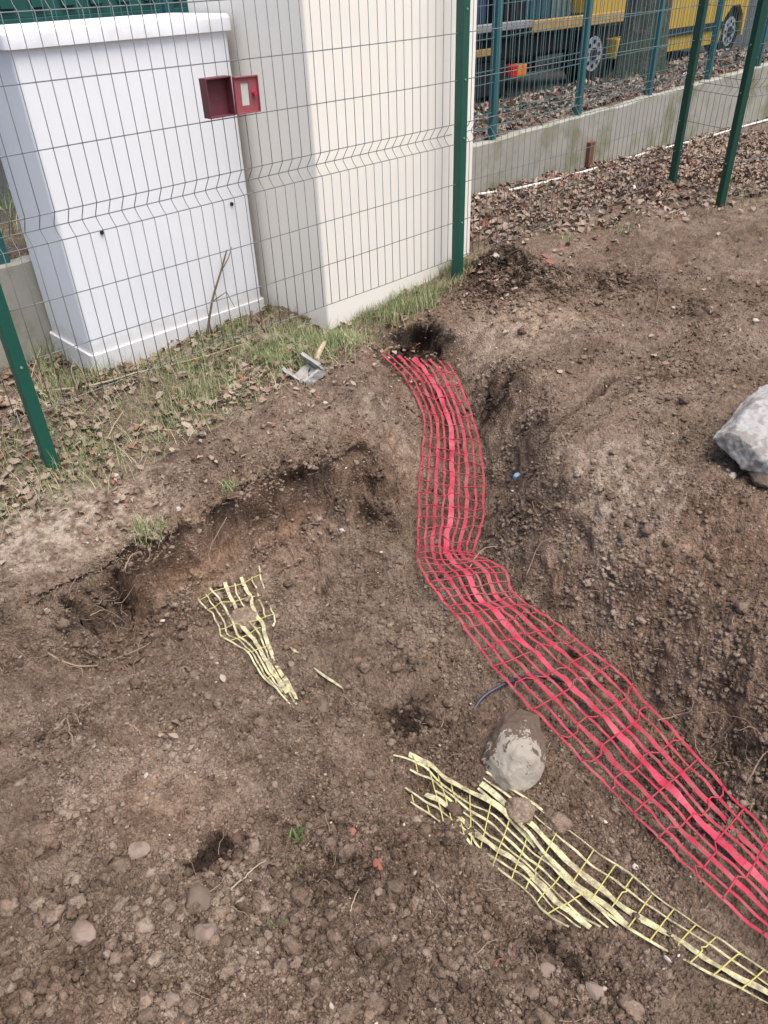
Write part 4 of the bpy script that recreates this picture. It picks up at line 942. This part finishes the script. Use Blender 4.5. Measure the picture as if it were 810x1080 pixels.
# ------------------------------------------------------------------ recovery truck in the street
def truck():
    Y0 = 4.0; gz = -.10
    t_ = thing('recovery_truck', 'yellow flatbed recovery truck parked in the street behind the tree', 'truck', (9.9, Y0+1, gz)); org = np.array([9.9, Y0+1, gz])
    def bx(mb, a, b): return mb.box(np.array(a)-org, np.array(b)-org)
    def bld(mb, n, mt, par=None, bev=.01):
        return mb.build(n, mt, par or t_, False, bev)
    mb = MB(); bx(mb, (6.4, Y0+.03, .60), (9.7, Y0+2.0, .70)); bed = bld(mb, 'bed', M_TBLK)
    mb = MB(); bx(mb, (6.4, Y0-.02, .69), (8.35, Y0+.08, .775)); bld(mb, 'bed_edge', M_STEEL)
    mb = MB(); bx(mb, (8.36, Y0-.03, .63), (11.7, Y0+.07, .76)); bld(mb, 'side_rail', M_TORG)
    mb = MB(); bx(mb, (6.5, Y0+.35, .3), (13.2, Y0+.5, .56)); bx(mb, (6.5, Y0+1.5, .3), (13.2, Y0+1.65, .56)); bx(mb, (7.1, Y0+.5, .34), (7.25, Y0+1.5, .5)); bx(mb, (9.2, Y0+.5, .34), (9.35, Y0+1.5, .5))
    bx(mb, (6.5, Y0+.2, .36), (11.5, Y0+.34, .58)); bx(mb, (8.1, Y0+.55, .1), (9.3, Y0+1.45, .33)); bld(mb, 'chassis', M_TBLK)
    mb = MB(); bx(mb, (6.5, Y0+.02, .44), (7.8, Y0+.06, .52)); bld(mb, 'reflector_strip', M_TORG)
    mb = MB(); bx(mb, (9.65, Y0+.05, .77), (9.75, Y0+1.95, 1.5)); bx(mb, (9.72, Y0-.02, .72), (10.75, Y0+.05, 1.25)); hb = bld(mb, 'headboard', M_TYEL)
    mb = MB(); bx(mb, (10.43, Y0-.02, .17), (10.98, Y0+.34, .42)); bld(mb, 'tool_box', M_TYEL)
    mb = MB(); bx(mb, (8.02, Y0+.0, .16), (8.12, Y0+.16, .3)); tl = bld(mb, 'tail_light', M_TAIL)
    mb = MB(); bx(mb, (8.125, Y0-.002, .165), (8.33, Y0+.158, .295)); bld(mb, 'lens', M_TAILO, tl)
    mb = MB(); bx(mb, (7.0, Y0+.1, -.02), (8.0, Y0+.14, .36)); bld(mb, 'mud_flap', M_TBLK)
    def wheel(x, y, r, rr):
        c = np.array([x, y, gz+r])-org
        w_ = MB().cyl(c, (0, 1, 0), r, .26, 40).build('wheel', M_TYRE, t_, False, .03)
        mb = MB(); mb.cyl(c-np.array([0, .122, 0]), (0, 1, 0), rr, .03, 32)
        rm = mb.build('rim', M_RIM, w_, False, .008)
        MB().cyl(c-np.array([0, .14, 0]), (0, 1, 0), rr*.36, .04, 20).build('hub', M_TBLK, w_)
        for k in range(8):
            a = k*math.pi/4; MB().cyl(c+np.array([math.cos(a)*rr*.68, -.139, math.sin(a)*rr*.68]), (0, 1, 0), rr*.13, .006, 12).build('vent_hole', M_TBLK, w_)
    wheel(9.97, Y0+.2, .37, .22); wheel(14.2, Y0+.2, .37, .22); wheel(9.97, Y0+1.8, .37, .22); wheel(14.2, Y0+1.8, .37, .22); wheel(7.5, Y0+1.8, .37, .22)
    # cab
    prof = [(11.55, .14), (13.72, .14), (13.80, .50), (14.02, .66), (14.3, .66), (14.48, .5), (14.54, .2), (14.6, .2), (14.62, .75), (14.5, 1.1), (14.2, 1.95), (14.0, 2.1), (12.3, 2.1), (12.15, 1.0), (11.55, .95)]
    mb = MB(); n = len(prof); V = [(x-org[0], Y0-org[1], z-org[2]) for x, z in prof]+[(x-org[0], Y0+2-org[1], z-org[2]) for x, z in prof]
    mb.add(V, [tuple(range(n)), tuple(range(n, 2*n))[::-1]]+[(i, i+n, (i+1) % n+n, (i+1) % n) for i in range(n)]); cab = bld(mb, 'cab', M_TYEL, bev=0)
    mb = MB(); bx(mb, (11.55, Y0-.025, .34), (13.78, Y0-.003, .45)); bld(mb, 'trim_strip', M_TBLK, cab, .004)
    mb = MB(); bx(mb, (12.5, Y0-.012, 1.2), (14.2, Y0-.002, 1.85)); bld(mb, 'side_window', M_GLASS, cab, 0)
    mb = MB(); bx(mb, (12.05, Y0-.006, .18), (12.07, Y0-.001, .33)); bld(mb, 'door_gap', M_TBLK, cab, 0)
    mb = MB(); bx(mb, (11.0, Y0+.1, .77), (11.5, Y0+1.7, 1.05)); bld(mb, 'winch_housing', M_RUST)
truck()
def crate(x0, x1, z0, z1, mat, label, y0=4.25, y1=5.6):
    mb = MB(); mb.box((x0, y0, z0), (x1, y1, z1)); 
    for x in np.arange(x0+.08, x1-.04, .12): mb.box((x, y0-.018, z0+.03), (x+.05, y0-.001, z1-.03))
    mb.box((x0-.01, y0-.03, z1-.06), (x1+.01, y0-.0185, z1)); o = mb.build('load_crate', mat, None, False, .006); return tag(o, label, 'crate', 'crates loaded on the truck bed')
crate(6.6, 7.75, .702, 1.6, M_BLUE, 'large blue crate at the rear of the truck bed')
crate(7.9, 8.5, .702, 1.5, M_TBLK, 'black slatted crate between the blue and teal crates')
crate(8.56, 9.1, .702, 1.7, M_TEALB, 'teal crate on the middle of the truck bed')
crate(9.15, 9.6, .702, 1.45, simple('grey_green_load', (.09, .13, .12), .6, .3, var=.4, scale=6), 'grey green crate against the yellow headboard')

# street furniture glimpsed over the cabinet
def skip():
    o = thing('green_container', 'long dark green metal container in the background above the cabinet', 'container', (1.0, 6.2, -.1))
    mb = MB(); mb.box((-3, 0, 1.18), (6.2, 1.8, 2.6)); 
    for x in np.arange(-2.9, 6.1, .32): mb.box((x, -.04, 1.26), (x+.14, -.001, 2.5))
    mb.box((-3.03, -.06, 1.10), (6.23, .1, 1.179)); mb.build('body', M_GRNBOX, o, False, .006)
    for x in (-2.7, -.2, 2.8, 5.6): MB().box((x, .1, 0), (x+.1, .3, 1.099)).build('leg', M_TBLK, o, False, .004)
skip()
def bin_(x, y, h, mat, label, w_=.5):
    o = thing('wheelie_bin', label, 'bin', (x, y, G(x, y)), .1); mb = MB()
    mb.add([(-w_/2+.05, -.22, .05), (w_/2-.05, -.22, .05), (w_/2-.05, .25, .05), (-w_/2+.05, .25, .05), (-w_/2, -.3, h), (w_/2, -.3, h), (w_/2, .3, h), (-w_/2, .3, h)],
           [(0,3,2,1),(4,5,6,7),(0,1,5,4),(1,2,6,5),(2,3,7,6),(3,0,4,7)]); mb.build('body', mat, o, False, .02)
    mb = MB(); mb.box((-w_/2-.02, -.33, h+.001), (w_/2+.02, .32, h+.05)); mb.build('lid', mat, o, False, .015)
    for s in (-1, 1): MB().cyl((s*(w_/2-.08), .24, .09), (1, 0, 0), .09, .05, 20).build('wheel', M_TYRE, o)
bin_(3.3, 5.4, 1.02, simple('maroon_plastic', (.22, .03, .06), .5, .4), 'maroon wheeled bin under the green container', .34)
bin_(4.1, 5.4, 1.08, M_STEEL, 'pale grey wheeled bin under the green container', .26)
def hedge():
    n = 9000; x = rng.uniform(-6, 20, n); y = 8.3+rng.normal(0, .35, n); z = rng.uniform(-.1, 2.6, n)
    V, F = leaves(n, x, y, .08, .2, 0, lambda a, b: z); o = link('hedge', np_mesh('hedge', V, F, False), M_HEDGE)
    mb = MB(); mb.box((-6, 8.45, -.2), (20, 8.9, 2.5)); 
    o2 = mb.build('twig_core', simple('hedge_core', (.018, .022, .014), .9, .1), o); return tag(o, 'dense dark green hedge along the far side of the street', 'hedge')
hedge()
